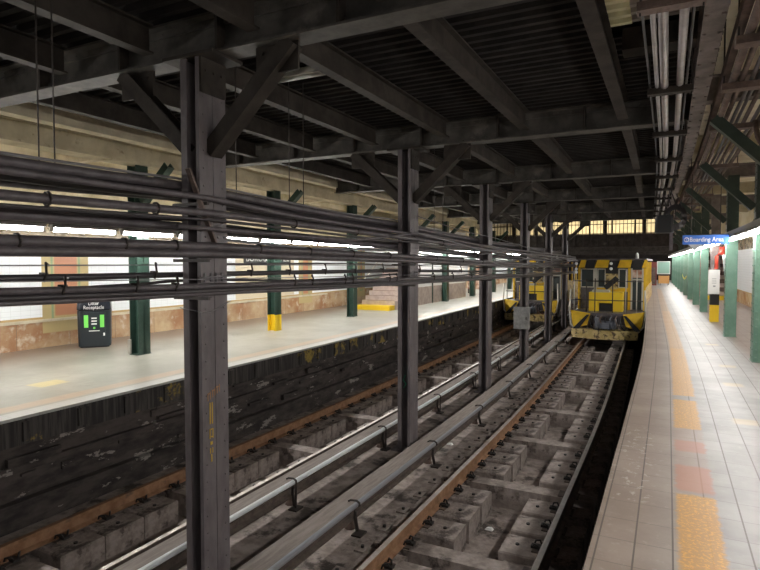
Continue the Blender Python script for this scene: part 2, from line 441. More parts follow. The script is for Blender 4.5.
# ================================================================ THE CROSSOVER PASSAGE beyond the mezzanine
e = empty('crossover_bridge', (-4.4, 34, 2.5), 'dark steel bridge crossing over the tracks with a lit cream passage behind its railing', 'bridge')
m = MB().beam((-6.6, 0, .38), (4.6, 0, .38), .3, .72, 'I', .04)
for i in range(26): m.box(-6.4+i*.43, -6.36+i*.43, -.12, 0, .06, .7)
m.build('edge_girder', 'ceil_steel', e)
MB().box(-6.6, 4.6, 0.15, 6, .5, .62).build('deck_slab', 'far_dark', e)
MB().box(-6.6, 4.6, 5.9, 6, .62, 2.6).build('back_wall', 'cream_paint', e)
rl = MB()
for z in (.78, 1.3, 1.75): rl.tube([(-6.6, .05, z), (4.6, .05, z)], .025, 6)
rl.build('rail', 'iron', e)
for i in range(58):
    x = -6.6+i*.195
    if x > 4.6: break
    MB().tube([(x, .05, .7), (x, .05, 2.3)], .017 if i % 6 else .05, 5).build('baluster', 'iron', e)
for i, x in enumerate((-5.7, -3.9, -2.6, -1.0, 1.2, 3.2)):
    MB().beam((x, .3, .6), (x, .3, 2.5), .2, .2, 'I', .03, (0, 1, 0)).build('post', 'ceil_steel', e)
S('ceiling_passage', MB().box(-11.2, .6, 34, 40.2, 4.98, 5.1), 'cream_paint')
for i, (y, z0, z1) in enumerate(((38.5, 2.35, 2.8), (44, 2.3, 2.7), (50, 2.3, 2.7))):
    o = MB().beam((-7.3, 0, (z1-z0)/2), (1.2, 0, (z1-z0)/2), .25, z1-z0, 'I', .035).build('cross_girder', 'ceil_steel', loc=(B(y), y, z0))
    tag(o, ['dark cross girder just behind the bridge over the tracks', 'dark cross girder midway down the far tunnel', 'farthest dark cross girder in the tunnel'][i], 'girder', 'far cross girders over the tracks')

# ================================================================ RAILS
def rail(x, name, label, mats, z0=-1.36):
    w_, h_ = .036, .16
    P = [(-.065, 0), (.065, 0), (.065, .012), (.012, .03), (.01, .115), (w_, .125), (w_, .155), (.028, h_), (-.028, h_), (-w_, .155), (-w_, .125), (-.01, .115), (-.012, .03), (-.065, .012)]
    mis = [0]*14; mis[6] = 0; mis[7] = 1; mis[8] = 0
    m = MB().lprof([(x+a, z0+b) for a, b in P], Y0, 56, 1.0, mis=mis)
    return tag(m.build(name, mats, bend=True, origin=(x, Y0, z0)), label, 'rail')
rail(-2.545, 'running_rail', 'rusty left running rail of the right-hand track, brown side facing the camera', ['rail_rust', 'rail_top'])
rail(-1.075, 'running_rail', 'running rail of the right-hand track nearest the right platform, with polished top', ['rail_dark', 'rail_shiny'])
rail(-6.03, 'running_rail', 'orange rusty running rail along the dark wall under the left platform', ['rail_rust', 'rail_rust'])
rail(-4.72, 'running_rail', 'running rail of the left-hand track beside its covered third rail', ['rail_dark', 'rail_top'])

# ties: short blocks under each rail, every fourth one runs right across the trough
TS = .5375
def clip_mb(x, z):
    c = MB()
    for sy in (-.075, .075):
        c.tube([(x, sy, z), (x+.02, sy, z+.055), (x+.06, sy*.55, z+.06), (x+.075, sy*.3, z+.015)], .011, 6)
    c.box(x-.01, x+.1, -.035, .035, z, z+.028)
    return c
def tie_proto(x, x0, x1, clip_side, label, group, name='tie_block', y=0.0):
    h_ = .262 if x < -5 else .222
    t = empty(name, (x+B(y), y, -1.44), label, 'tie', group)
    b = MB()
    a0, a1 = x0-x, x1-x
    prof = [(-h_, -.22), (h_, -.22), (h_, .05), (h_-.012, .065), (-h_+.012, .065), (-h_, .05)]
    vs = [(a, p[0], p[1]) for a in (a0, a1) for p in prof]
    b.add(vs, [tuple(range(5, -1, -1)), tuple(range(6, 12))]+[(i, (i+1) % 6, 6+(i+1) % 6, 6+i) for i in range(6)])
    b.build('block', 'tie', t, None)
    MB().box(-.13, .13, -.1, .1, .065, .08).build('tie_plate', 'rail_dark', t)
    for sd in clip_side: 
        c = clip_mb(.05, .078)
        if sd < 0: c.v = [(-a, b_, c_) for a, b_, c_ in c.v]
        c.build('rail_clip', 'clip', t)
    s_ = 1 if clip_side[0] > 0 else -1
    MB().tube([(s_*.3, 0, .06), (s_*.3, 0, .082)], .022, 8).build('bolt', 'clip', t)
    return t
def tie_row(x, x0, x1, cs, label, group, ys):
    p = None
    for y in ys:
        if p is None: p = tie_proto(x, x0, x1, cs, label, group, y=y); kl = kidlist(p)
        else:
            c = copy_fast(p, kl, (x+B(y), y, -1.44)); 
FT = 7.72
ys_all = [FT+TS*k for k in range(-9, 27)]
ys_half = [y for i, y in enumerate(ys_all) if (i-9) % 4]
tie_row(-2.545, -2.82, -2.06, (1,), 'short tie block under the rusty left rail of the right-hand track', 'half ties under the rusty rail', ys_half)
tie_row(-1.11, -1.56, -.78, (-1,), 'short dark tie block under the rail nearest the right platform', 'half ties nearest the right platform', ys_half)
tie_row(-6.03, -6.3, -5.6, (1,), 'short tie block under the orange rail beside the left platform wall', 'half ties along the left platform wall', [y for y in ys_half])
tie_row(-4.72, -5.1, -4.5, (-1,), 'short tie block under the inner rail of the left-hand track', 'half ties beside the left third rail', [y for y in ys_half if y > 5])
for (xa, xb, lab, grp) in ((-2.82, -.78, 'long tie reaching across the drain trough of the right-hand track', 'full ties of the right-hand track'),
                           (-6.3, -4.5, 'long tie reaching across the drain trough of the left-hand track', 'full ties of the left-hand track')):
    p = None
    for i, y in enumerate(ys_all):
        if (i-9) % 4: continue
        if p is None:
            p = empty('cross_tie', (xa+B(y), y, -1.44), lab, 'tie', grp)
            L = xb-xa
            MB().box(0, L, -.12, .12, -.22, .065).build('timber', 'tie', p)
            for r_ in ((.275, L-.33) if xa > -3 else (.27, L-.22)):
                MB().box(r_-.13, r_+.13, -.1, .1, .065, .08).build('tie_plate', 'rail_dark', p)
            c = clip_mb((.275 if xa > -3 else .27)+.05, .078); c.build('rail_clip', 'clip', p)
            kl = kidlist(p)
        else: copy_fast(p, kl, (xa+B(y), y, -1.44))
# base plates bolted to the bed between third rail and running rail, right-hand track
p = None
for k in range(24):
    y = 4.3+TS*k*1.0
    if p is None:
        p = empty('anchor_plate', (-2.93+B(y), y, -1.44), 'small bolted anchor plate in the bed left of the rusty rail', 'anchor plate', 'anchor plates beside the rusty rail')
        MB().box(-.06, .06, -.09, .09, 0, .02).build('plate', 'board', p); MB().tube([(0, 0, .02), (0, 0, .045)], .02, 8).build('bolt', 'clip', p)
        kl = kidlist(p)
    else: copy_fast(p, kl, (-2.93+B(y), y, -1.44))
# rubble
for k, (x, y, n_) in enumerate(((-1.95, 6.9, 'small white scrap lying in the right-hand drain trough'), (-3.3, 9.2, 'pale scrap lying on the bed beside the right third rail'), (-5.3, 12.4, 'pale scrap lying in the left-hand trough'))):
    z = -1.66 if k != 1 else -1.44
    o = MB().add([(-.05, -.03, 0), (.05, -.035, 0), (.055, .03, 0), (-.04, .04, 0), (-.03, -.02, .025), (.03, -.02, .02), (.03, .02, .03), (-.02, .02, .022)],
                 [(3, 2, 1, 0), (4, 5, 6, 7), (0, 1, 5, 4), (1, 2, 6, 5), (2, 3, 7, 6), (3, 0, 4, 7)]).build('paper_scrap', 'white', loc=(x+B(y), y, z))
    tag(o, n_, 'litter')

# ---------------------------------------------------------------- third rails
def third_rail(x0, x1, zt, edge, label, y_first, nm=18, stp=2.45):
    xm = (x0+x1)/2
    t = empty('third_rail', (xm, Y0, -1.44), label, 'third rail')
    org = lambda mb: [(a-xm, b-Y0, c+1.44) for a, b, c in [(v[0]+B(v[1]), v[1], v[2]) for v in mb.v]]
    def bb(mb, name, mats):
        p0 = list(mb.v); mb.v = org(mb); o = mb.build(name, mats, t)
        at = o.data.attributes['P0']; at.data.foreach_set('vector', [c for p in p0 for c in p]); return o
    # cover board laid in lengths
    m = MB(); y = Y0; i = 0
    m.lprof([(x0, zt-.045), (x1-.02, zt-.045), (x1-.02, zt), (x0+.01, zt+.003), (x0, zt-.005)], Y0, 55, 1.5)
    bb(m, 'cover_board', 'board')
    bb(MB().lprof([(x1-.02, zt-.058), (x1+.006, zt-.055), (x1+.014, zt-.03), (x1+.006, zt-.004), (x1-.02, zt+.002)], Y0, 55, 1.5), 'edge_strip', edge)
    zr = zt-.15
    bb(MB().lprof([(xm-.06, zr-.1), (xm+.06, zr-.1), (xm+.06, zr-.085), (xm+.012, zr-.07), (xm+.012, zr-.03), (xm+.04, zr-.02), (xm+.04, zr+.02), (xm-.04, zr+.02), (xm-.04, zr-.02), (xm-.012, zr-.03), (xm-.012, zr-.07), (xm-.06, zr-.085)], Y0, 55, 1.5), 'contact_rail', 'rail_dark')
    for k in range(nm):
        y = y_first+stp*k
        b = MB()
        pts = [(x1+.04, y, -1.43 if edge == 'edge_white_glint' else zt-.03), (x1+.05, y, zt-.02), (x1+.045, y, zt+.01), (x1+.01, y, zt+.03), (x1-.07, y, zt+.025), (x1-.1, y, zt+.005)]
        b.tube(pts, .013, 6); b.box(x1-.02, x1+.1, y-.08, y+.08, -1.44, -1.42); b.tube([(x1+.0, y+.03, -1.42), (x1-.04, y+.05, zt-.2), (x1-.02, y+.03, zt-.1)], .022, 6)
        bb(b, 'bracket', 'iron')
        b = MB().tube([(xm, y+.1, -1.44), (xm, y+.1, -1.4), (xm, y+.1, zr-.12), (xm, y+.1, zr-.1)], [.07, .05, .05, .07], 8)
        bb(b, 'insulator', 'rust_steel')
third_rail(-4.44, -4.21, -1.08, 'edge_white_glint', 'covered third rail with a bright white edge, left of the dark columns', 3.3, 18, 2.58)
third_rail(-3.44, -3.165, -1.08, 'edge_grey', 'covered third rail with a dull grey edge, right of the dark columns', 3.2, 18, 2.45)

# ================================================================ COLUMNS between the tracks
CY = [4.03, 8.7, 13.4, 18.1, 22.8, 27.4]
GB = 3.56
CW, CL_ = .11, .17
def track_col(parts_only=None):
    m = MB()
    top = GB+1.44
    m.box(CW-.022, CW, -CL_, -.004, 0, top); m.box(CW-.022, CW, .004, CL_, 0, top); m.box(CW-.03, CW-.006, -.01, .01, 0, top)   # right flange, seamed
    m.box(-CW, -CW+.022, -CL_, CL_, 0, top)                                                                           # left flange
    m.box(-CW+.02, CW-.02, -.012, .012, 0, top)
    m.box(-CW+.02, -CW+.07, -CL_+.0, -CL_+.02, 0, top); m.box(CW-.04, CW-.02, -CL_, -CL_+.02, 0, top)
    for i in range(30):
        z = .15+i*.16
        for y in (-CL_+.05, CL_-.05): m.rivet((CW, y, z), (1, 0, 0), .012)
    return m
col_labels = ['dark steel column nearest the camera, with a faded yellow vertical marking', 'second dark steel column between the tracks, with a small green paint mark',
              'third dark steel column between the tracks', 'fourth dark steel column between the tracks, carrying the grey box',
              'fifth dark steel column between the tracks, in front of the left work train', 'farthest dark steel column of the row, beside the right work train']
cols = []
for i, y in enumerate(CY):
    e = empty('steel_column', (-3.87+B(y), y, -1.44), col_labels[i], 'column', 'dark columns between the tracks')
    if i == 0:
        track_col().build('shaft', 'col_steel', e)
        MB().box(-.2, .2, -.24, .24, 0, .03).build('base_plate', 'col_steel', e)
        cap = MB().box(-.3, .3, -.2, .2, GB+1.41, GB+1.44); cap.box(CW, CW+.02, -.16, .16, GB+1.1, GB+1.44)
        for q in (-.1, 0, .1): cap.rivet((CW+.02, q, GB+1.3), (1, 0, 0), .016)
        cap.build('cap', 'ceil_steel', e)
        for sx in (-1, 1):
            b = MB().beam((sx*.1, 0, 4.15), (sx*1.02, 0, GB+1.44), .15, .14, 'C', .018)
            b.box(sx*.85-.22, sx*.85+.22, -.012, .012, GB+1.2, GB+1.44)
            for q in range(4): b.rivet((sx*(.7+.1*q), -.012, GB+1.38), (0, -1, 0), .018)
            b.build('knee_brace', 'ceil_steel', e)
        kl = kidlist(e)
        cols.append(e)
    else:
        for ch, gs in kl:
            d = ch.copy(); COL.objects.link(d); d.parent = e
        cols.append(e)
    if i in (0, 1, 2):
        b = MB().box(CW, CW+.012, -.17, .17, 3.3, 3.44)
        for q in (-.12, -.04, .04, .12): b.rivet((CW+.012, q, 3.37), (1, 0, 0), .014)
        b.build('splice_plate', 'col_steel', e)
# faded marking on the first column: yellow bars and glyph-like dabs, orange scribble above
m = MB()
xf = CW+.013-.01
def dab(m, y, z, w_, h_): m.box(xf, xf+.003, y-w_/2, y+w_/2, z-h_/2, z+h_/2)
m = MB(); dab(m, -.08, 1.74, .012, .2); dab(m, -.052, 1.74, .012, .2)
for q in (-.085, -.047): dab(m, q, 1.55, .011, .09)
dab(m, -.066, 1.59, .04, .011); dab(m, -.058, 1.52, .03, .011); dab(m, -.066, 1.46, .03, .03)
for q in (-.08, -.052): dab(m, q, 1.39, .01, .05)
dab(m, -.066, 1.32, .014, .07)
m.build('painted_marking', 'paint_yellow_mark', cols[0])
m = MB()
for k in range(6): m.box(xf, xf+.003, -.11+k*.03, -.1+k*.03, 1.86+k*.012, 1.93+k*.012)
for k in range(3): m.box(xf, xf+.003, -.11+k*.055, -.075+k*.055, 1.92+k*.022, 1.932+k*.022)
m.build('painted_scribble', 'paint_orange_mark', cols[0])
MB().tube([(.0, -CL_-.002, 1.06), (.04, -CL_-.002, 1.13), (-.01, -CL_-.002, 1.19), (.03, -CL_-.002, 1.27)], .008, 5).build('paint_mark', 'paint_green_mark', cols[1])
MB().beam((CW+.04, -.35, 3.95), (CW+.04, -.0, 3.25), .05, .02, 'B').build('strap_bar', 'rust_steel', cols[0])
# grey box on the fourth column
y = CY[3]
e = empty('electrical_box', (-3.87+B(y)+.0, y-.31, -.38), 'grey electrical box fixed to the fourth dark column', 'electrical box')
MB().box(-.24, .22, -.1, .12, 0, .68).build('cabinet', 'grey_box', e)
MB().box(-.22, .2, -.115, -.1, .03, .65).build('door', 'grey_box', e)
MB().box(.14, .17, -.13, -.115, .3, .38).build('latch', 'iron', e)
# clear the cords hanging on the first column
m = MB(); pts = [(-4.0, 3.84, 1.28), (-3.9, 3.83, 1.27), (-3.74, 3.83, 1.25), (-3.735, 3.95, 1.24), (-3.735, 4.05, 1.27), (-3.735, 4.22, 1.33)]
tag(m.tube(pts, .004, 5).build('loose_string', 'wire_grey'), 'thin pale string slung round the nearest dark column', 'string')

# ================================================================ CEILING STEEL
for i, y in enumerate(CY):
    e = empty('ceiling_girder', (-3.9+B(y), y, GB), '%s riveted girder under the mezzanine, resting on the %s dark column' % (ORD[i], ORD[i]), 'girder', 'cross girders under the mezzanine')
    x0, x1 = -4.15, 4.15
    m = MB().beam((x0, 0, .18), (x1, 0, .18), .24, .36, 'I', .022)
    m.box(x0, x1, -.03, .03, .022, .09); m.box(x0, x1, -.03, .03, .27, .34)
    for k in range(46):
        x = x0+.1+k*.18
        m.rivet((x, -.03, .055), (0, -1, 0), .013); m.rivet((x, -.03, .305), (0, -1, 0), .013)
    m.build('web_and_flanges', 'girder_steel_lit', e)
    for k in range(7):
        x = -4.3+k*1.25+.85
        if x < 4.1: MB().box(x-.012, x+.012, -.12, -.01, .02, .34).build('stiffener', 'ceil_steel', e)
BX = [-6.95, -5.67, -4.42, -3.17, -1.93, -.59]
names = ['leftmost', 'second from left', 'third from left', 'fourth from left', 'fifth from left', 'rightmost']
segs = [-2]+CY+[27.9]
for i, x in enumerate(BX):
    for j in range(len(segs)-1):
        a, b_ = segs[j], segs[j+1]
        if b_-a < 1: continue
        a2, b2 = a+(.13 if j else 0), b_-.13
        if x == BX[-1] and j == 1: pass
        m = MB().lprof([(x-.065, .0), (x+.065, .0), (x+.065, .018), (x+.008, .018), (x+.008, .252), (x+.065, .252), (x+.065, .27), (x-.065, .27), (x-.065, .252), (x-.008, .252), (x-.008, .018), (x-.065, .018)], a2, b2, 1.2)
        m.v = [(p[0], p[1], p[2]+3.655) for p in m.v]
        o = m.build('ceiling_beam', 'ceil_steel', bend=True, origin=(x, a2, 3.655))
        where = 'in the bay over the camera' if j == 0 else ('beyond the farthest dark column' if j == 6 else 'in the bay between the %s and %s dark columns' % (ORD[j-1], ORD[j]))
        tag(o, '%s lengthwise mezzanine beam %s' % (names[i], where), 'beam', 'lengthwise beams under the mezzanine')
# cross channel at the cream panel
tag(MB().box(-.43, .2, 0, .25, 0, .2).build('ceiling_channel', 'ceil_steel', loc=(0, 5.97, 3.72)), 'short dark cross channel at the end of the cream ceiling panel', 'beam')
# unlit fixture under the deck, beside first column
e = empty('ceiling_light', (-3.75, 5.5, 3.8), 'unlit fluorescent fixture on the dark mezzanine ceiling behind the nearest column', 'light')
MB().box(-.4, .4, -.06, .06, .03, .1).build('housing', 'frame_light', e); MB().tube([(-.38, 0, .01), (.38, 0, .01)], .02, 8).build('tube', 'dead_tube', e)

# ================================================================ LEFT PLATFORM
# column: H section, painted green
def plat_col(h, mats, wx=.15, wy=.2, rivets=False, band=None):
    m = MB(); t = .02
    m.box(-wx, wx, -wy, -wy+t, 0, h); m.box(-wx, wx, wy-t, wy, 0, h); m.box(-.012, .012, -wy+t, wy-t, 0, h)
    return m
LC = [(7.8, -9.2), (12.1, -9.2), (16.4, -9.2), (20.6, -8.7), (24.6, -8.75), (29.0, -8.75), (33.4, -8.75), (37.8, -8.75), (42.2, -8.75), (46.6, -8.75)]
lcl = ['green column nearest the camera on the left platform, beside the rubbish bin', 'green left-platform column with a yellow painted foot', 'third green column of the left platform, in front of the stairs',
       'green left-platform column hidden behind the second dark column', 'green left-platform column beside the stair enclosure', 'green left-platform column past the stair enclosure'] + \
      ['%s green column of the left platform, far down the line' % ORD[i] for i in range(6, 10)]
for i, (y, x) in enumerate(LC):
    e = empty('platform_column', (x+B(y), y, PL), lcl[i], 'column', 'green columns of the left platform')
    hh = (3.55 if y < 33.9 else 2.4)-PL
    m = MB(); zf = .42 if i == 1 else 0
    W_, L_ = .12, .14
    def hsec(m, z0, z1):
        m.box(-W_, W_, -.012, .012, z0, z1); m.box(-W_, -W_+.02, -L_, L_, z0, z1); m.box(W_-.02, W_, -L_, L_, z0, z1)
    hsec(m, zf, hh)
    if i < 4:
        for k in range(20):
            for q in (-.1, .1): m.rivet((W_, q, zf+.1+k*.16), (1, 0, 0), .012)
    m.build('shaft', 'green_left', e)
    if i == 1:
        m = MB(); hsec(m, 0, zf); m.build('painted_foot', 'yellow', e)
    else:
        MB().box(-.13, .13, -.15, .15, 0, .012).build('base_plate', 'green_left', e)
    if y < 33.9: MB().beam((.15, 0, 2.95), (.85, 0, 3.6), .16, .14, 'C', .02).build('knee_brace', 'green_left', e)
    if i == 0:
        MB().box(-.14, -.08, -.18, -.14, .02, .3).build('foot_bracket', 'frame_light', e)
# cream girder over the left columns and the crosswise ones
m = MB().lbox(-9.32, -9.08, Y0, 33.6, 3.58, 4.25); m.lbox(-9.4, -9.0, Y0, 33.6, 3.56, 3.6); m.lbox(-9.36, -9.04, Y0, 33.6, 3.9, 3.94)
tag(m.build('platform_girder', 'cream_paint', bend=True, origin=(-9.2, Y0, 3.56)), 'long cream girder over the green columns of the left platform', 'girder')
for i, y in enumerate([3.4]+[c[0] for c in LC[:7]]):
    o = MB().box(-2.3, -.12, -.1, .1, .0, .5).build('cross_beam', 'cream_conc', loc=(-9.2+B(y), y, 3.75))
    tag(o, 'cream beam from wall to girder above the %s green column bay of the left platform' % ORD[i], 'beam', 'cream cross beams over the left platform')
# a line of conduits hung along the left wall top
for k, (x, z, r_) in enumerate(((-9.5, 3.35, .05), (-9.75, 3.3, .035), (-11.4, 2.95, .05))):
    pts = [(x+B(y), y, z) for y in range(-2, 34, 3)]
    tag(MB().tube(pts, r_, 8).build('conduit', 'cream_paint'), ['thick cream conduit behind the left platform girder', 'thin cream conduit behind the left platform girder', 'cream conduit high on the left tiled wall'][k], 'pipe')
    
def light_row(x, z, y0, y1, step, skip, side, gname):
    p = None; n = 0; y = y0; i = 0
    while y < y1:
        i += 1
        if i in skip: y += step; continue
        lab = None
        if p is None:
            p = empty('fluorescent_light', (x+B(y), y, z), 'lit fluorescent tube fixture in the row over the %s platform' % side, 'light', gname)
            MB().lprof([(-.06, .05), (.06, .05), (.05, .1), (-.05, .1)], -.6, .6, 1.3).build('housing', 'housing', p)
            MB().tube([(0, -.56, .02), (0, .56, .02)], .035, 8).build('tube', 'tube_'+side, p)
            for sy in (-.58, .58): MB().box(-.03, .03, sy-.015, sy+.015, -.01, .055).build('socket', 'housing', p)
            kl = kidlist(p)
        else: copy_fast(p, kl, (x+B(y), y, z))
        y += step
light_row(-8.78, 2.2, -1.5, 52, 1.31, (), 'left', 'fluorescent lights over the left platform')
light_row(1.17, 2.13, -1.4, 56, 1.3, (), 'right', 'fluorescent lights over the right platform')
tag(MB().lbox(-8.9, -8.7, Y0, 53, 2.305, 2.45).build('cable_tray', 'pipe_dark', bend=True, origin=(-8.78, Y0, 2.3)), 'grey trunking above the fluorescent lights of the left platform', 'cable tray')
tag(MB().lbox(1.12, 1.22, Y0, 57, 2.235, 2.31).build('cable_tray', 'housing', bend=True, origin=(1.17, Y0, 2.235)), 'grey trunking above the fluorescent lights of the right platform', 'cable tray')

# station sign on the left wall
e = empty('station_sign', (-11.69, 15.1, 1.66), 'black station name panel with white letters on the left wall', 'sign')
MB().box(0, .02, -1.22, 1.22, 0, .34).build('panel', 'black', e)
Mt = Matrix.Translation((.022, -1.12, .06)) @ Matrix.Rotation(math.pi/2, 4, 'Z') @ Matrix.Rotation(math.pi/2, 4, 'X')
text_mesh('BOROUGH HALL', .3, 'lettering', 'white', e, Mt, width=2.24)
e.location.x += B(15.1)+.03
# bin
bx, by = -10.95, 8.12
e = empty('rubbish_bin', (bx, by, PL), 'black rubbish bin with green pictograms against the left tiled wall', 'bin', rz=R(50))
# built facing -Y (local), turned toward the tracks
def rbox(m, a, b, z0, z1, r=.07, tp=1.0):
    out = []
    for (cx, cy, s0) in ((a-r, b-r, 0), (-a+r, b-r, 90), (-a+r, -b+r, 180), (a-r, -b+r, 270)):
        for q in range(4):
            t = R(s0+q*30); out.append((cx+r*math.cos(t), cy+r*math.sin(t)))
    n = len(out); vs = [(x, y, z0) for x, y in out]+[(x*tp, y*tp, z1) for x, y in out]
    m.add(vs, [(i, (i+1) % n, n+(i+1) % n, n+i) for i in range(n)]+[tuple(range(n-1, -1, -1)), tuple(range(n, 2*n))]); return m
rbox(MB(), .31, .28, .03, .78, .08, 1.04).build('body', 'bin', e)
hd = MB(); rbox(hd, .33, .3, .8, 1.14, .08, .92); hd.build('hood', 'black_gloss', e)
rbox(MB(), .28, .25, 0, .03, .08).build('base', 'black', e)
rbox(MB(), .3, .27, .78, .8, .08).build('neck', 'black', e)
RX = Matrix.Rotation(math.pi/2, 4, 'X')
pan = MB().box(-.21, .21, -.305, -.285, .3, .74).build('poster', 'bin', e)
pan['label'] = 'printed poster with green pictograms'
for sx in (-1, 1):
    gp = rbox(MB(), .04, .004, .43, .69, .003); gp.v = [(a+sx*.15, b_-.309, c) for a, b_, c in gp.v]
    gp.build('pictogram', 'green_print', e)
MB().box(-.02, .02, -.312, -.305, .4, .44).build('pictogram', 'green_print', e)
wp = MB()
for k in range(3): wp.box(-.05, .05, -.312, -.305, .49+k*.06, .515+k*.06)
wp.box(-.1, .1, -.312, -.305, .35, .365); wp.build('poster_text', 'white', e)
text_mesh('Litter', .11, 'lettering', 'white', e, Matrix.Translation((-.1, -.318, .9)) @ RX, width=.2)
text_mesh('Receptacle', .11, 'lettering', 'white', e, Matrix.Translation((-.19, -.322, .815)) @ RX, width=.38)
MB().box(.17, .2, -.32, -.285, .25, .31).build('lock', 'white', e)

# stairs on the left platform
sy, sx0, sx1 = 19.0, -10.35, -8.95
e = empty('staircase', (sx0+B(sy), sy, PL), 'stairs on the left platform with a bright yellow bottom step', 'stairs')
for k in range(9):
    MB().box(0, sx1-sx0, k*.3, k*.3+(.3 if k else .32), 0 if k == 0 else .0+k*.17-.17, .17*(k+1)).build('step', 'yellow' if k == 0 else 'step', e)
MB().box(0, sx1-sx0, -.16, 0, 0, .165).build('bottom_step', 'yellow', e)
for k in range(1, 9): MB().box(0, sx1-sx0, k*.3-.015, k*.3+.04, .17*(k+1), .17*(k+1)+.01).build('nosing', 'rust_steel', e)
MB().tube([(.1, -.1, .9), (.1, 2.6, 2.45)], .025, 8).build('handrail', 'frame_light', e)
e = empty('stair_enclosure', (-8.95+B(21.5), 21.0, PL), 'pale tiled stair enclosure with pink marble foot on the left platform', 'stair wall')
def bent_box(m, x0, x1, y0, y1, z0, z1, org):
    n = 4
    for i in range(n):
        a = y0+(y1-y0)*i/n; b_ = y0+(y1-y0)*(i+1)/n
        m.box(x0+B((a+b_)/2)-org[0], x1+B((a+b_)/2)-org[0], a-org[1], b_-org[1], z0, z1)
o_ = (e.location.x, e.location.y)
m = MB(); bent_box(m, -9.15, -8.98, 20.6, 28.4, .75, 3.3, o_); m.build('tile_panel', 'white', e)
m = MB(); bent_box(m, -9.16, -8.96, 20.6, 28.4, 0, .75, o_); m.build('marble_foot', 'step', e)
m = MB(); bent_box(m, -8.97, -8.94, 23.4, 23.5, 0, 2.2, o_); m.build('door_post', 'green_dark', e)
# brown advertising board farther along
e = empty('poster_board', (-9.35+B(30.3), 31.5, PL), 'reddish brown poster board on the left platform beyond the stair wall', 'poster board')
MB().box(-.45, .45, 0, .05, .25, 1.7).build('panel', 'poster', e)
for s_ in (-.4, .4): MB().box(s_-.03, s_+.03, .0, .06, 0, .3).build('leg', 'iron', e)

# ================================================================ CABLES ALONG THE DARK COLUMNS
XF, XB = -3.70, -4.06
def zi(tab, y):
    if y <= tab[0][0]: 
        return tab[0][1]+(tab[1][1]-tab[0][1])/(tab[1][0]-tab[0][0])*(y-tab[0][0]) if False else tab[0][1]
    for (a, za), (b_, zb) in zip(tab, tab[1:]):
        if y <= b_: return za+(zb-za)*(y-a)/(b_-a)
    return tab[-1][1]
def run(x, tab, r_, sag=.0, y0=-1.5, y1=30, dx=0, n=8, wob=0, ph=0):
    pts = []; y = y0
    stops = [-.6]+CY+[32]
    while y <= y1+1e-6:
        s_ = 0
        for a, b_ in zip(stops, stops[1:]):
            if a <= y <= b_: t = (y-a)/(b_-a); s_ = -4*sag*t*(1-t)
        pts.append((x+dx+B(y)+wob*math.sin(y*1.7+ph), y, H+zi(tab, y)+s_+wob*math.sin(y*2.3+ph*2)))
        y += .45
    return MB().tube(pts, r_, n)
TU = [(2, .66), (4, .66), (8.7, .58), (13.4, .48), (30, .36)]
TA = [(2, .58), (4, .575), (5, .52), (8.7, .45), (13.4, .36), (30, .25)]
TM1 = [(2, .415), (4, .44), (8.7, .37), (13.4, .27), (30, .15)]
TM2 = [(2, .33), (4, .33), (8.7, .25), (13.4, .15), (30, .05)]
TL1 = [(2, .105), (4, .11), (5, .095), (8.7, .05), (13.4, -.04), (18, -.1), (30, -.18)]
TL2 = [(2, -.113), (4, -.118), (8.7, -.143), (13.4, -.23), (30, -.35)]
TL3 = [(2, -.206), (4, -.242), (8.7, -.297), (13.4, -.346), (18, -.4), (30, -.5)]
cab = [ # x, table, dz, radius, sag, material, wobble, label
 (XB-.02, TU, .06, .04, .03, 'pipe_dark', 0, 'topmost thick dark cable behind the dark columns'),
 (XB-.12, TU, .04, .04, .03, 'cable_black', 0, 'thick black cable just behind the topmost cable of the column row'),
 (XB-.02, TU, -.04, .035, .03, 'cable_black', .004, 'thick black cable below the topmost cable behind the columns'),
 (XB-.14, TU, -.05, .03, .05, 'pipe_dark', .004, 'dark cable at the bottom of the highest bundle'),
 (XB-.04, TU, .13, .012, .05, 'wire_grey', .005, 'thin grey wire on top of the highest cable bundle'),
 (XF, TA, 0, .027, .01, 'pipe_dark', 0, 'grey-brown pipe crossing high on the front of the columns'),
 (XF+.01, TM1, 0, .034, .0, 'pipe_dark', 0, 'thick brown pipe crossing the front of the columns below the high pipe'),
 (XF, TM1, -.055, .014, .01, 'cable_black', .003, 'thin black cable clipped under the thick brown front pipe'),
 (XB-.02, TM2, 0, .042, .0, 'pipe_dark', 0, 'thick dark pipe behind the columns at the height of the platform lights'),
 (XB-.02, TM2, .065, .02, .03, 'cable_black', .006, 'loose black cable lying on the rear pipe near the lights'),
 (XF, TL1, .03, .038, .0, 'pipe_dark', 0, 'upper thick pipe of the pair across the columns at eye level'),
 (XF, TL1, -.035, .036, .0, 'pipe_dark', 0, 'lower thick pipe of the pair across the columns at eye level'),
 (XB, TL1, .0, .045, .0, 'cable_black', 0, 'black pipe behind the columns at eye level'),
 (XB, TL2, 0, .026, .0, 'cable_black', 0, 'slim black pipe behind the columns just below eye level'),
 (XB-.05, TL2, -.05, .013, .05, 'cable_black', .004, 'thin drooping black cable under the slim rear pipe'),
 (XB, TL2, .09, .005, .0, 'wire_grey', 0, 'taut grey wire above the slim rear pipe'),
 (XF, TL3, .022, .026, .0, 'pipe_dark', 0, 'upper cable of the lowest bundle across the column fronts'),
 (XF+.015, TL3, -.015, .022, .008, 'cable_black', .003, 'middle black cable of the lowest bundle across the column fronts'),
 (XF, TL3, -.045, .02, .006, 'pipe_dark', .003, 'bottom cable of the lowest bundle across the column fronts'),
 (XF, TL3, .085, .0045, .0, 'wire_grey', 0, 'pale wire strung just above the lowest cable bundle'),
]
cab_objs = []
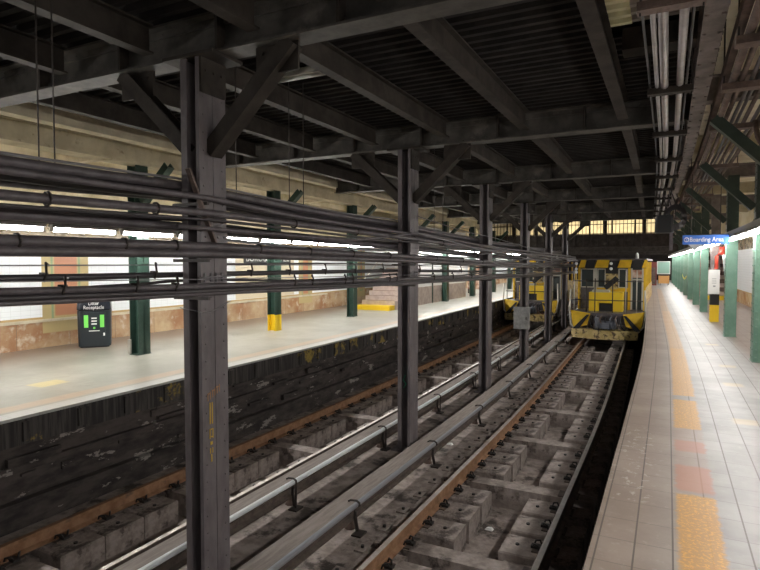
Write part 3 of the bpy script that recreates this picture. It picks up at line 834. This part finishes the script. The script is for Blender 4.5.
for k, (x, tab, dz, r_, sag, mat, wob, lab) in enumerate(cab):
    t2 = [(a, b_+dz) for a, b_ in tab]
    o = run(x, t2, r_, sag, wob=wob, ph=k).build('cable' if 'pipe' not in lab else 'pipe', mat)
    cab_objs.append((x, t2, tag(o, lab, 'cable' if 'pipe' not in lab else 'pipe', 'cables along the dark column row')))
# clamps and straps on the slim rear pipe and the lowest bundle are parts of the pipes
for idx, ys_, ht in ((13, [1.9, 2.6, 3.6, 4.9, 5.6, 6.4, 7.2, 8.1, 9.6, 10.8, 12], .11), (16, [2.0, 2.5, 3.1, 3.5, 5.2, 5.55, 6.3, 6.5, 7.6, 7.85, 9.4, 10.4, 11.6], .09)):
    x, t2, o = cab_objs[idx]
    for y in ys_:
        z = H+zi(t2, y)
        c = MB().tube([(x+.03+B(y), y-.02, z-.03), (x+.035+B(y), y, z+.03), (x+B(y), y+.02, z+ht), (x-.03+B(y), y+.06, z+ht-.02)], .009, 6)
        c.box(x-.03+B(y), x+.035+B(y), y-.015, y+.015, z+.02, z+.038)
        c.build('clamp', 'iron', o)
for idx, ys_ in ((10, [1.5, 2.2, 3.0, 3.5, 4.6, 5.5, 6.5, 7.6, 9.5, 11, 12.4]), (6, [2.4, 3.3, 5.2, 6.6, 9.8])):
    x, t2, o = cab_objs[idx]
    for y in ys_:
        z = H+zi(t2, y)
        pts = [(x+B(y)+.046*math.cos(a), y, z+.046*math.sin(a)) for a in [i*math.pi/5 for i in range(11)]]
        MB().tube(pts, .009, 5).build('strap', 'iron', o)
# insulators and small box fixed on the first two columns
for i in (0, 1):
    y = CY[i]; z = H+zi(TL3, y)+.09
    m = MB()
    for q in (-.13, -.05, .02, .1):
        m.tube([(-3.755+B(y), y+q, z-.03), (-3.755+B(y), y+q, z+.05)], .012, 6)
    m.tube([(-3.75+B(y), y-.2, z+.01), (-3.74+B(y), y+.2, z+.02)], .008, 6)
    tag(m.build('wire_holder', 'wire_grey'), 'pale wire holder on the front of the %s dark column' % ORD[i], 'wire holder')
# support arms for the cables on each column
for i, y in enumerate(CY):
    for (z, l_) in ((H+zi(TL1, y)-.09, 'at eye level'), (H+zi(TL3, y)-.08, 'below eye level'), (H+zi(TA, y)-.045, 'above head height')):
        m = MB().box(-.22, .2, -.03, -.0, -.02, .0); m.box(-.22, .2, -.03, .02, -.0, .008)
        o = m.build('cable_bracket', 'iron', loc=(-3.87+B(y), y-CL_+.02, z))
        tag(o, 'dark cable bracket on the %s dark column %s' % (ORD[i], l_), 'bracket', 'cable brackets on the dark columns')
# loose cables fanning out beyond the second column
fan = [
 (XF+.03, [(3.5, .30), (6.5, .28), (8.6, .47), (9.2, .46), (13.2, .33), (18, .2), (23, .05), (28, 0)], .022, 'thick cable rising to a peak at the second dark column'),
 (XF+.04, [(8.6, .46), (10, .40), (12, .27), (13.4, .25), (18, .08), (28, -.1)], .016, 'cable sloping down from the second column towards the work trains'),
 (XF+.02, [(8.6, .75), (11, .62), (13.4, .58), (18, .42), (23, .3), (28, .3)], .009, 'thin wire sloping high between the second and fifth columns'),
 (XB, [(7, .52), (10, .40), (13.4, .34), (16, .18), (18.1, .22), (23, .12), (28, .1)], .014, 'loose cable behind the third and fourth columns'),
 (XF+.03, [(12, .16), (13.4, .22), (15.5, .03), (18.1, .12), (20, -.05), (22.8, .05), (28, -.1)], .016, 'cable sagging deeply between the third and fifth columns'),
 (XF+.05, [(12.5, .05), (15, -.16), (18.1, -.02), (20.5, -.2), (22.8, -.06), (28, -.2)], .014, 'lower cable sagging between the third and fifth columns'),
 (XB, [(4.5, -.02), (7, -.02), (8.7, -.06), (11, -.05), (13.4, -.12), (18, -.18), (28, -.3)], .011, 'thin black cable behind the columns at eye level'),
 (XB-.03, [(4.4, .24), (6, .17), (8.7, .2), (11, .1), (13.4, .1), (18, 0), (28, -.1)], .018, 'sagging black cable behind the first and second columns'),
]
for k, (x, tab, r_, lab) in enumerate(fan):
    pts = []; y = tab[0][0]
    while y < tab[-1][0]: pts.append((x+B(y), y, H+zi(tab, y))); y += .35
    tag(MB().tube(pts, r_, 6).build('cable', 'pipe_dark' if k % 2 == 0 else 'wire_grey'), lab, 'cable', 'loose cables beyond the second column')
# thin drop rods from the ceiling to the high bundle
for i, (y, w_) in enumerate(((2.62, 'far left of the nearest column'), (2.74, 'left of the nearest column'), (4.75, 'just right of the nearest column'), (5.7, 'midway between the first two columns'), (6.0, 'right of midway between the first two columns'), (10.5, 'between the second and third columns'), (11, 'nearer the third column'))):
    z0 = H+zi(TU, y)+.05; z1 = 3.93
    o = MB().tube([(0, 0, 0), (0, 0, z1-z0)], .006, 5).build('hanger_rod', 'iron', loc=(XB-.05+B(y), y, z0))
    tag(o, 'thin rod hanging the high cable bundle, %s' % w_, 'rod', 'hanger rods of the high cable bundle')

# ================================================================ RIGHT OVERHEAD: girder, conduits, rack
m = MB().lprof([(.205, 3.55), (.36, 3.55), (.36, 3.58), (.29, 3.58), (.29, 3.9), (.36, 3.9), (.36, 3.93), (.205, 3.93), (.205, 3.9), (.27, 3.9), (.27, 3.58), (.205, 3.58)], Y0, 30, 1.2)
for k in range(70):
    y = 1+k*.4
    for x in (.225, .34): m.rivet((x, y, 3.55), (0, 0, -1), .02)
tag(m.build('riveted_girder', 'rust_girder', bend=True, origin=(.3, Y0, 3.55)), 'long riveted rusty girder above the right platform edge', 'girder')
m = MB().lprof([(.44, 3.5), (.5, 3.5), (.5, 3.515), (.455, 3.515), (.455, 3.6), (.44, 3.6)], Y0, 30, 1.2)
tag(m.build('angle_iron', 'rust_steel', bend=True, origin=(.47, Y0, 3.5)), 'rusty angle iron running beside the riveted girder', 'beam')
for k, (x, z, r_, mt, lab) in enumerate(((-.13, 3.46, .02, 'conduit', 'slim pale conduit left of the two thick overhead ones'), (-.065, 3.46, .036, 'conduit', 'left thick pale conduit overhead along the platform edge'), (.07, 3.46, .032, 'conduit', 'right thick pale conduit overhead beside the riveted girder'),
       (.13, 3.5, .012, 'cable_black', 'thin black cable beside the right overhead conduit'), (-.2, 3.5, .01, 'cable_black', 'thin black cable left of the overhead conduits'),
       (.53, 3.46, .035, 'rust_steel', 'rusty pipe at the inner side of the overhead rack'), (.60, 3.46, .026, 'rust_steel', 'second rusty pipe of the overhead rack'), (.68, 3.46, .02, 'pipe_dark', 'slim dark pipe mid overhead rack'), (.735, 3.46, .018, 'pipe_dark', 'slim dark pipe beside the middle of the overhead rack'),
       (.81, 3.46, .024, 'rust_steel', 'rusty pipe near the outer side of the overhead rack'), (.90, 3.46, .022, 'pipe_dark', 'dark pipe near the outer edge of the overhead rack'), (.97, 3.46, .03, 'rust_steel', 'outermost rusty pipe of the overhead rack'))):
    pts = [(x+B(y*.5), y*.5, z+.01*math.sin(y*.8+k)) for y in range(-2, 54)]
    tag(MB().tube(pts, r_, 10).build('overhead_pipe', mt), lab, 'pipe', 'pipes above the right platform edge')
hy = [2.1+2.15*k for k in range(11)]
for i, y in enumerate(hy):
    y = 4.3+2.15*(i-1)
    if y < 2: continue
    m = MB().box(-.22, .19, -.05, .05, -.06, -.045); m.box(-.22, .19, -.05, -.04, -.045, .0); m.box(-.22, .19, .04, .05, -.045, .0)
    for q in range(5): m.box(-.2+q*.08, -.16+q*.08, -.056, -.05, -.05, -.02)
    e = empty('pipe_hanger', (B(y), y, 3.44), '%s hanger channel under the pale overhead conduits' % ORD[i], 'hanger', 'hangers of the pale conduits')
    m.build('channel', 'rust_steel' if i < 2 else 'ceil_steel', e)
    for q in (-.2, .175): MB().tube([(q, 0, -.08), (q, 0, .49)], .007, 5).build('rod', 'iron', e)
    e = empty('pipe_hanger', (.75+B(y), [0, 5.2, 6.5, 8.4, 11.7, 14.2, 16.6, 18.9, 21, 23.1, 25][i], 3.38), '%s dark crossbar under the rusty overhead pipe rack' % ORD[i], 'hanger', 'crossbars of the rusty pipe rack')
    MB().box(-.32, .32, -.07, .07, -.03, .03).build('channel', 'rust_steel', e)
    for q in (-.3, .3): MB().tube([(q, 0, 0), (q, 0, .7)], .008, 5).build('rod', 'iron', e)
# dark cluster of boxes hung over the platform in the distance
y = 16.5
e = empty('junction_box', (.02+B(y), y, 2.35), 'dark cluster of junction boxes and cable coils hanging above the platform', 'junction box')
m = MB(); rbox(m, .22, .15, .1, .55, .06, .9); m.build('box', 'black', e)
m = MB()
for k in range(5):
    rr = .2+.03*k; m.tube([(.25+rr*math.cos(a)*.8, -.1+.04*k, .5+rr*math.sin(a)) for a in [i*math.pi/8 for i in range(17)]], .018, 6)
m.build('cable_coil', 'cable_black', e)
for k in range(5): MB().tube([(-.15+k*.13, .05, .45), (-.1+k*.12, .02, .8), (-.14+k*.1, 0, 1.1)], .016, 6).build('cable', 'cable_black', e)
MB().box(.12, .2, -.04, .04, -.35, .2).build('post', 'pipe_dark', e)
y = 14.8
pts = [(.9, 12.2, 3.4), (.95, 12.0, 3.1), (1.15, 12.0, 2.98), (1.6, 12.2, 2.95), (3.0, 12.2, 2.95)]
tag(MB().tube([(.9, 8.2, 3.4), (.93, 8.2, 3.2), (1.0, 8.2, 3.05), (1.15, 8.2, 2.98), (1.4, 8.2, 2.95), (3.05, 8.2, 2.95)], .03, 8).build('bent_pipe', 'rust_steel'), 'rusty bent pipe curving towards the right wall above the platform', 'pipe')

# ================================================================ RIGHT PLATFORM COLUMNS
RY = [8.0, 11.6, 15.25, 18.85, 22.4]+[22.4+3.62*k for k in range(1, 9)]
rlab = ['green riveted column nearest the camera, mostly beyond the right edge', 'green riveted right-platform column at the right edge of the view', 'green riveted column under the right end of the blue sign',
        'column with yellow foot and black band carrying the white cabinet'] + ['%s green column of the right platform beyond the white cabinet' % ORD[i] for i in range(9)]
def rc_mesh(z0, z1, W_=.11, L_=.16, riv=True):
    m = MB()
    m.box(-W_, W_, -L_, -L_+.02, z0, z1); m.box(-W_, W_, L_-.02, L_, z0, z1); m.box(-.012, .012, -L_+.02, L_-.02, z0, z1)
    m.box(-W_-.006, -W_+.05, -L_+.02, L_-.02, z0, z1)
    if riv:
        k = z0+.08
        while k < z1-.05:
            for q in (-.075, .075): m.rivet((q, -L_, k), (0, -1, 0), .015)
            for q in (-.1, .1): m.rivet((-W_-.006, q, k), (-1, 0, 0), .015)
            k += .13
    return m
proto = None
for i, y in enumerate(RY):
    x = 1.44 if i == 1 else 1.38
    e = empty('platform_column', (x+B(y), y, 0), rlab[i], 'column', 'columns of the right platform')
    if i == 3:
        rc_mesh(0, .48).build('painted_foot', 'yellow', e); rc_mesh(.48, .78, riv=False).build('black_band', 'black', e)
        rc_mesh(.78, 3.6).build('shaft', 'rust_girder', e)
    else:
        if proto is None:
            a = rc_mesh(0, 2.35).build('shaft', 'green_right', e); b_ = rc_mesh(2.35, 3.65).build('upper_shaft_shaded', 'green_dark', e)  # upper length in darker green: shade above the lamps is in the colour
            c = MB().beam((-.14, 0, 2.62), (-.92, 0, 3.42), .14, .12, 'C', .02).build('knee_brace', 'green_dark', e)
            d = MB().box(-.13, .13, -.18, .18, 0, .012).build('base_plate', 'green_right', e)
            proto = [a, b_, c, d]
        else:
            for q in proto:
                n_ = q.copy(); COL.objects.link(n_); n_.parent = e
    if i == 3:
        n_ = proto[2].copy(); COL.objects.link(n_); n_.parent = e
    o = MB().beam((-1.0, 0, .15), (1.7, 0, .15), .2, .3, 'I', .025).build('cross_beam', 'cream_paint' if i % 2 else 'rust_girder', loc=(1.37+B(y), y, 3.62))
    tag(o, 'crosswise beam above the right platform, %s from the camera' % ORD[i], 'beam', 'cross beams over the right platform')
# white cabinet and red pipe on the yellow-footed column
y = RY[3]
e = empty('wall_cabinet', (1.35+B(y), y-.2, .8), 'white cabinet mounted on the yellow-footed column', 'cabinet')
MB().box(-.15, .13, -.12, .04, 0, .68).build('body', 'white', e); MB().box(-.135, .115, -.13, -.12, .03, .65).build('door', 'white', e)
m = MB()
for k in range(3): m.box(-.06, .05, -.134, -.13, .3+k*.06, .315+k*.06)
m.box(-.03, .03, -.134, -.13, .2, .24)
m.build('label_plate', 'sign_grey', e)
e = empty('fire_pipe', (1.4+B(y), y-.2, 1.5), 'red pipe and red plate above the white cabinet on the column', 'pipe')
MB().tube([(.0, -.02, -.0), (.0, -.02, .35), (.1, -.02, .5), (.2, -.02, .62)], .05, 8).build('pipe', 'red', e); MB().box(.06, .24, -.03, 0, .4, .62).build('plate', 'red', e)

# Boarding Area sign
y = 13.0
e = empty('hanging_sign', (.29+B(y), y, 2.05), 'blue hanging sign reading Boarding Area over the right platform', 'sign')
MB().box(0, .8, 0, .04, 0, .185).build('panel', 'sign_blue', e)
MB().box(0, .8, -.005, .045, .185, .2).build('top_edge', 'black', e)
text_mesh('Boarding Area', .125, 'lettering', 'white', e, Matrix.Translation((.13, -.008, .055)) @ RX, width=.58)
m = MB().tube([(.07+.04*math.cos(a), -.008, .095+.04*math.sin(a)) for a in [i*math.pi/8 for i in range(17)]], .008, 5); m.box(.065, .075, -.012, -.004, .075, .115); m.build('symbol', 'white', e)
m = MB().add([(.1, 0, 0), (.34, 0, 0), (.22, 0, -.13), (.1, .03, 0), (.34, .03, 0), (.22, .03, -.13)], [(0, 2, 1), (3, 4, 5), (0, 1, 4, 3), (1, 2, 5, 4), (2, 0, 3, 5)])
m.build('pointer', 'sign_grey', e)
for q in (.15, .65): MB().tube([(q, .02, .2), (q, .02, 1.4)], .008, 5).build('hanger', 'iron', e)

# stairs at the far right
y = 29.5
e = empty('staircase', (1.95+B(y), y, 0), 'stairs behind the right platform columns with a yellow bottom step', 'stairs')
for k in range(12): MB().box(0, .85, k*.28, k*.28+.3, 0, .18*(k+1)).build('step', 'yellow' if k == 0 else ('step' if k % 2 else 'rust_steel'), e)
MB().box(-.1, 0, 0, 3.6, 0, 2.3).build('side_wall', 'red', e)
# caution tape strung between far columns
m = MB(); xa, xb = 1.0, 1.25
vs = []
for i in range(9):
    t = i/8; yy = 33.2+(29.6-33.2)*t; zz = 1.0-.25*4*t*(1-t)*.6; x = 1.2+B(yy)
    vs += [(x, yy, zz), (x, yy, zz+.09), (x+.006, yy, zz), (x+.006, yy, zz+.09)]
fs = []
for i in range(8): a = i*4; fs += [(a, a+4, a+5, a+1), (a+2, a+3, a+7, a+6), (a+1, a+5, a+7, a+3), (a, a+2, a+6, a+4)]
tag(m.add(vs, fs).build('caution_tape', 'tape'), 'bright yellow-green caution tape between far green columns', 'tape')
# clutter at the platform's far end
def far_box(name, px0, px1, pz0, pz1, y, mat, label, cat, d=.5):
    o = MB().box(0, px1-px0, 0, d, 0, pz1-pz0).build(name, mat, loc=(px0+B(y), y, pz0)); return tag(o, label, cat)
y = 46
e = empty('storage_cart', (.25+B(y), y, 0), 'orange-tan cart standing at the far end of the right platform', 'cart')
MB().box(0, .7, 0, .6, .15, .7).build('bin_body', 'orange', e); MB().box(.05, .65, .05, .1, .7, .78).build('handle', 'iron', e)
for q in (.1, .6): MB().tube([(q, .2, .08), (q+.03, .2, .08)], .08, 8).build('wheel', 'black', e)
e = empty('notice_board', (.2+B(47.5), 47.5, 0), 'pale green notice board above the orange cart', 'notice board')
MB().box(0, .8, 0, .05, .85, 1.7).build('panel', 'poster_green', e); MB().box(-.04, .84, .01, .07, .8, 1.75).build('frame', 'white', e)
for q in (.05, .75): MB().box(q-.02, q+.02, .02, .06, 0, .85).build('leg', 'iron', e)
e = empty('machine_cabinet', (-.38+B(46), 46, 0), 'red cabinet at the very end of the right platform beside the tracks', 'cabinet')
MB().box(0, .5, 0, .5, 0, 1.7).build('body', 'dull_red', e); MB().box(.06, .44, -.02, 0, .1, 1.3).build('door', 'rust_steel', e)

# ================================================================ WORK TRAINS
def work_train(x, y, label, length=9):
    e = empty('work_train', (x, y, -1.2), label, 'train', 'yellow work trains')
    # bumper: bowed worn beam
    m = MB(); out = []
    n = 12
    fr = [(-1.2+2.25*i/n, -.32*math.sin(math.pi*i/n)-.02) for i in range(n+1)]
    vs = [(a, b_, .13) for a, b_ in fr]+[(a, b_, .45) for a, b_ in fr]+[(a, .28, .13) for a, b_ in fr]+[(a, .28, .45) for a, b_ in fr]
    N = n+1; fs = []
    for i in range(n): fs += [(i, i+1, N+i+1, N+i), (2*N+i, 3*N+i, 3*N+i+1, 2*N+i+1), (N+i, N+i+1, 3*N+i+1, 3*N+i), (i, 2*N+i, 2*N+i+1, i+1)]
    fs += [(0, N, 3*N, 2*N), (n, 2*N+n, 3*N+n, N+n)]
    m.add(vs, fs); m.build('bumper', 'yellow_worn', e)
    # side wings: yellow plates sloping in, framed
    for s_ in (-1, 1):
        m = MB()
        a, b_ = s_*1.25, s_*.55
        m.add([(a, .1, 1.12), (b_, .05, 1.02), (b_+s_*.1, .0, .6), (a-s_*.12, .0, .42), (a, .16, 1.12), (b_, .11, 1.02), (b_+s_*.1, .06, .6), (a-s_*.12, .06, .42)],
              [(0, 1, 2, 3), (7, 6, 5, 4), (0, 4, 5, 1), (1, 5, 6, 2), (2, 6, 7, 3), (3, 7, 4, 0)] if s_ < 0 else [(3, 2, 1, 0), (4, 5, 6, 7), (1, 5, 4, 0), (2, 6, 5, 1), (3, 7, 6, 2), (0, 4, 7, 3)])
        m.build('side_wing', 'yellow_mach', e)
        m = MB().tube([(a, .08, 1.9), (a+s_*.03, .06, 1.1), (a-s_*.02, .04, .6), (a-s_*.2, .02, .4)], .035, 6)
        m.build('wing_edge', 'frame_light', e)
        MB().add([(b_+s_*.02, -.03, .98), (b_+s_*.12, -.03, .98), (a-s_*.1, -.05, .46), (a-s_*.3, -.05, .42), (b_+s_*.02, -.01, .98), (b_+s_*.12, -.01, .98), (a-s_*.1, -.03, .46), (a-s_*.3, -.03, .42)],
                 [(0, 1, 2, 3), (7, 6, 5, 4), (0, 4, 5, 1), (1, 5, 6, 2), (2, 6, 7, 3), (3, 7, 4, 0)]).build('wing_stripe', 'black', e)
    MB().box(-1.2, 1.2, .1, 1.6, .9, 1.05).build('front_deck', 'pipe_dark', e)
    # coupler and hoses
    m = MB().box(-.25, .25, -.2, .3, .5, .75); m.box(-.12, .12, -.42, -.2, .52, .72); m.tube([(-.3, -.1, .45), (-.3, -.1, .9)], .08, 8); m.tube([(.3, -.1, .5), (.3, -.1, .85)], .06, 8)
    m.build('coupler', 'grey_mach', e)
    for k in range(7):
        xx = -.5+k*.17
        MB().tube([(xx, .05, .95), (xx-.04, -.22, .85), (xx+.03*(k % 3), -.3, .6), (xx+.1, -.2, .48), (xx+.15, -.05, .55)], .022, 6).build('hose', ['black', 'grey_mach', 'rust_steel'][k % 3], e)
    # engine hood
    m = MB().box(-.7, .48, .85, 1.7, 1.36, 1.76); m.box(-.7, -.34, .85, 1.7, 1.05, 1.36); m.box(.15, .48, .85, 1.7, 1.05, 1.36)
    m.build('engine_hood', 'yellow', e)
    MB().box(-.34, .15, .95, 1.7, 1.05, 1.36).build('grille', 'black', e)
    MB().box(-.6, .0, .9, 1.5, 1.76, 1.84).build('hood_cover', 'frame_light', e)
    # cab
    y0 = 1.75
    for a, b_ in [(-1.22, -1.16), (-.62, -.52), (.6, .7), (1.14, 1.22)]: MB().box(a, b_, y0, y0+.08, 1.05, 2.66).build('cab_post', 'frame_light' if -.7 < a < -.5 else 'yellow_mach', e)
    MB().box(-1.22, 1.22, y0, y0+.08, 2.66, 2.95).build('cab_header', 'black', e)
    MB().box(-.52, .6, y0, y0+.08, 1.76, 1.9).build('window_sill', 'yellow_mach', e)
    for q in range(6):
        for s_ in (-1, 1): MB().box(s_*1.18-.04, s_*1.18+.04, y0+q*1.5+.1, y0+q*1.5+.3, 1.9, 2.9).build('side_post', 'yellow_mach', e)
    for s_ in (-1, 1): MB().box(s_*1.18-.04, s_*1.18+.04, y0+.09, y0+length, .9, 1.9).build('side_wall', 'yellow_worn', e)
    MB().box(-1.12, .6, y0+.09, y0+.14, 1.05, 1.9).build('lower_panel', 'pipe_dark', e)
    MB().box(-1.24, 1.24, y0-.1, y0+length, 2.95, 3.03).build('roof', 'pipe_dark', e)
    MB().box(-1.1, 1.1, y0+1.6, y0+1.7, 1.0, 2.95).build('rear_bulkhead', 'pipe_dark', e)
    MB().box(-1.15, 1.15, .3, y0+length, .62, .9).build('underframe', 'pipe_dark', e)
    MB().box(-.2, .24, y0-.03, y0, 2.45, 2.95).build('headlight_panel', 'black', e); MB().box(-.2, .24, y0-.02, y0, 1.85, 2.45).build('centre_panel', 'yellow_worn', e)
    m = MB().add([(-.24, y0-.04, 1.92), (.05, y0-.04, 1.92), (.24, y0-.04, 2.2), (.24, y0-.04, 1.92)], [(0, 1, 2), (1, 3, 2)])
    m = MB().box(-.05, .55, -.005, .005, -.1, .1, 0, Matrix.Translation((-.18, y0-.04, 1.92)) @ Matrix.Rotation(R(-42), 4, 'Y'))
    m.build('warning_stripe', 'black', e)
    for (a, b_, z0, z1) in ((-1.12, -.62, 1.9, 2.64), (-.5, -.2, 1.9, 2.64), (.26, .58, 1.9, 2.64)):
        wn = MB().box(a, b_, y0+.02, y0+.04, z0, z1).build('window', 'window_glass', e)
        f = MB(); t_ = .035
        f.box(a, a+t_, y0-.02, y0+.02, z0, z1); f.box(b_-t_, b_, y0-.02, y0+.02, z0, z1); f.box(a, b_, y0-.02, y0+.02, z1-t_, z1); f.box(a, b_, y0-.02, y0+.02, z0, z0+t_)
        f.build('window_frame', 'frame_light', wn)
    d = MB().box(.74, 1.12, y0+.03, y0+.06, 1.08, 2.66).build('cab_door', 'window_glass', e)
    f = MB().box(.7, .76, y0-.03, y0+.02, 1.08, 2.66); f.box(1.08, 1.14, y0-.03, y0+.02, 1.08, 2.66); f.box(.7, 1.14, y0-.03, y0+.02, 2.2, 2.26); f.build('door_frame', 'frame_light', d)
    MB().box(.76, 1.08, y0, y0+.02, 2.3, 2.6).build('door_pane', 'poster', d)
    for (a, b_, mt) in ((-.95, -.62, 'black'), (-.6, -.12, 'yellow_mach'), (.22, .68, 'yellow_mach'), (.7, 1.06, 'black'), (-1.2, -.97, 'yellow_mach'), (1.08, 1.22, 'yellow_mach')):
        MB().add([(a, y0-.12, 2.68), (b_, y0-.12, 2.68), (b_+.06, y0-.1, 2.98), (a+.1, y0-.1, 2.98), (a, y0, 2.68), (b_, y0, 2.68), (b_+.06, y0, 2.98), (a+.1, y0, 2.98)],
                 [(0, 1, 2, 3), (7, 6, 5, 4), (3, 2, 6, 7), (0, 4, 5, 1), (0, 3, 7, 4), (1, 5, 6, 2)]).build('roof_panel', mt, e)
    for (a, b_) in ((.0, 2.84), (.0, 2.64), (-1.28, 2.84), (-1.28, 2.62), (-1.28, 2.5)):
        MB().tube([(a, y0-.08, b_), (a, y0-.14, b_), (a, y0-.16, b_)], [.06, .06, .04], 10).build('headlight', 'lamp_lens', e)
    MB().tube([(.9, y0+.2, 3.03), (.9, y0+.2, 3.2), (.9, y0+.2, 3.26)], [.06, .05, .02], 8).build('beacon', 'white', e)
    # railings
    for xx, mt in ((-1.15, 'frame_light'), (-.72, 'iron'), (-.42, 'iron'), (.18, 'iron'), (.62, 'frame_light'), (.98, 'frame_light')):
        MB().tube([(xx, .25, 1.05), (xx, .25, 2.3 if mt == 'iron' else 2.6)], .022, 6).build('railing_post', mt, e)
    for z in (1.5, 2.2): MB().tube([(-1.2, .25, z), (1.2, .25, z)], .02, 6).build('railing_bar', 'iron', e)
    for yy in (1.6, 3.4):
        for s_ in (-1, 1):
            MB().tube([(s_*.78, yy, .42), (s_*.66, yy, .42)], .42, 16).build('wheel', 'rail_dark', e)
    # hazard panels on near side
    MB().box(1.22, 1.235, .2, y0, 1.05, 2.3).build('side_panel', 'yellow_worn', e) if False else None
    return e
work_train(-1.70+B(22), 22.0, 'yellow work train on the right-hand track beside the platform')
work_train(-5.42+B(27), 27.2, 'yellow work train on the left-hand track behind the dark columns')
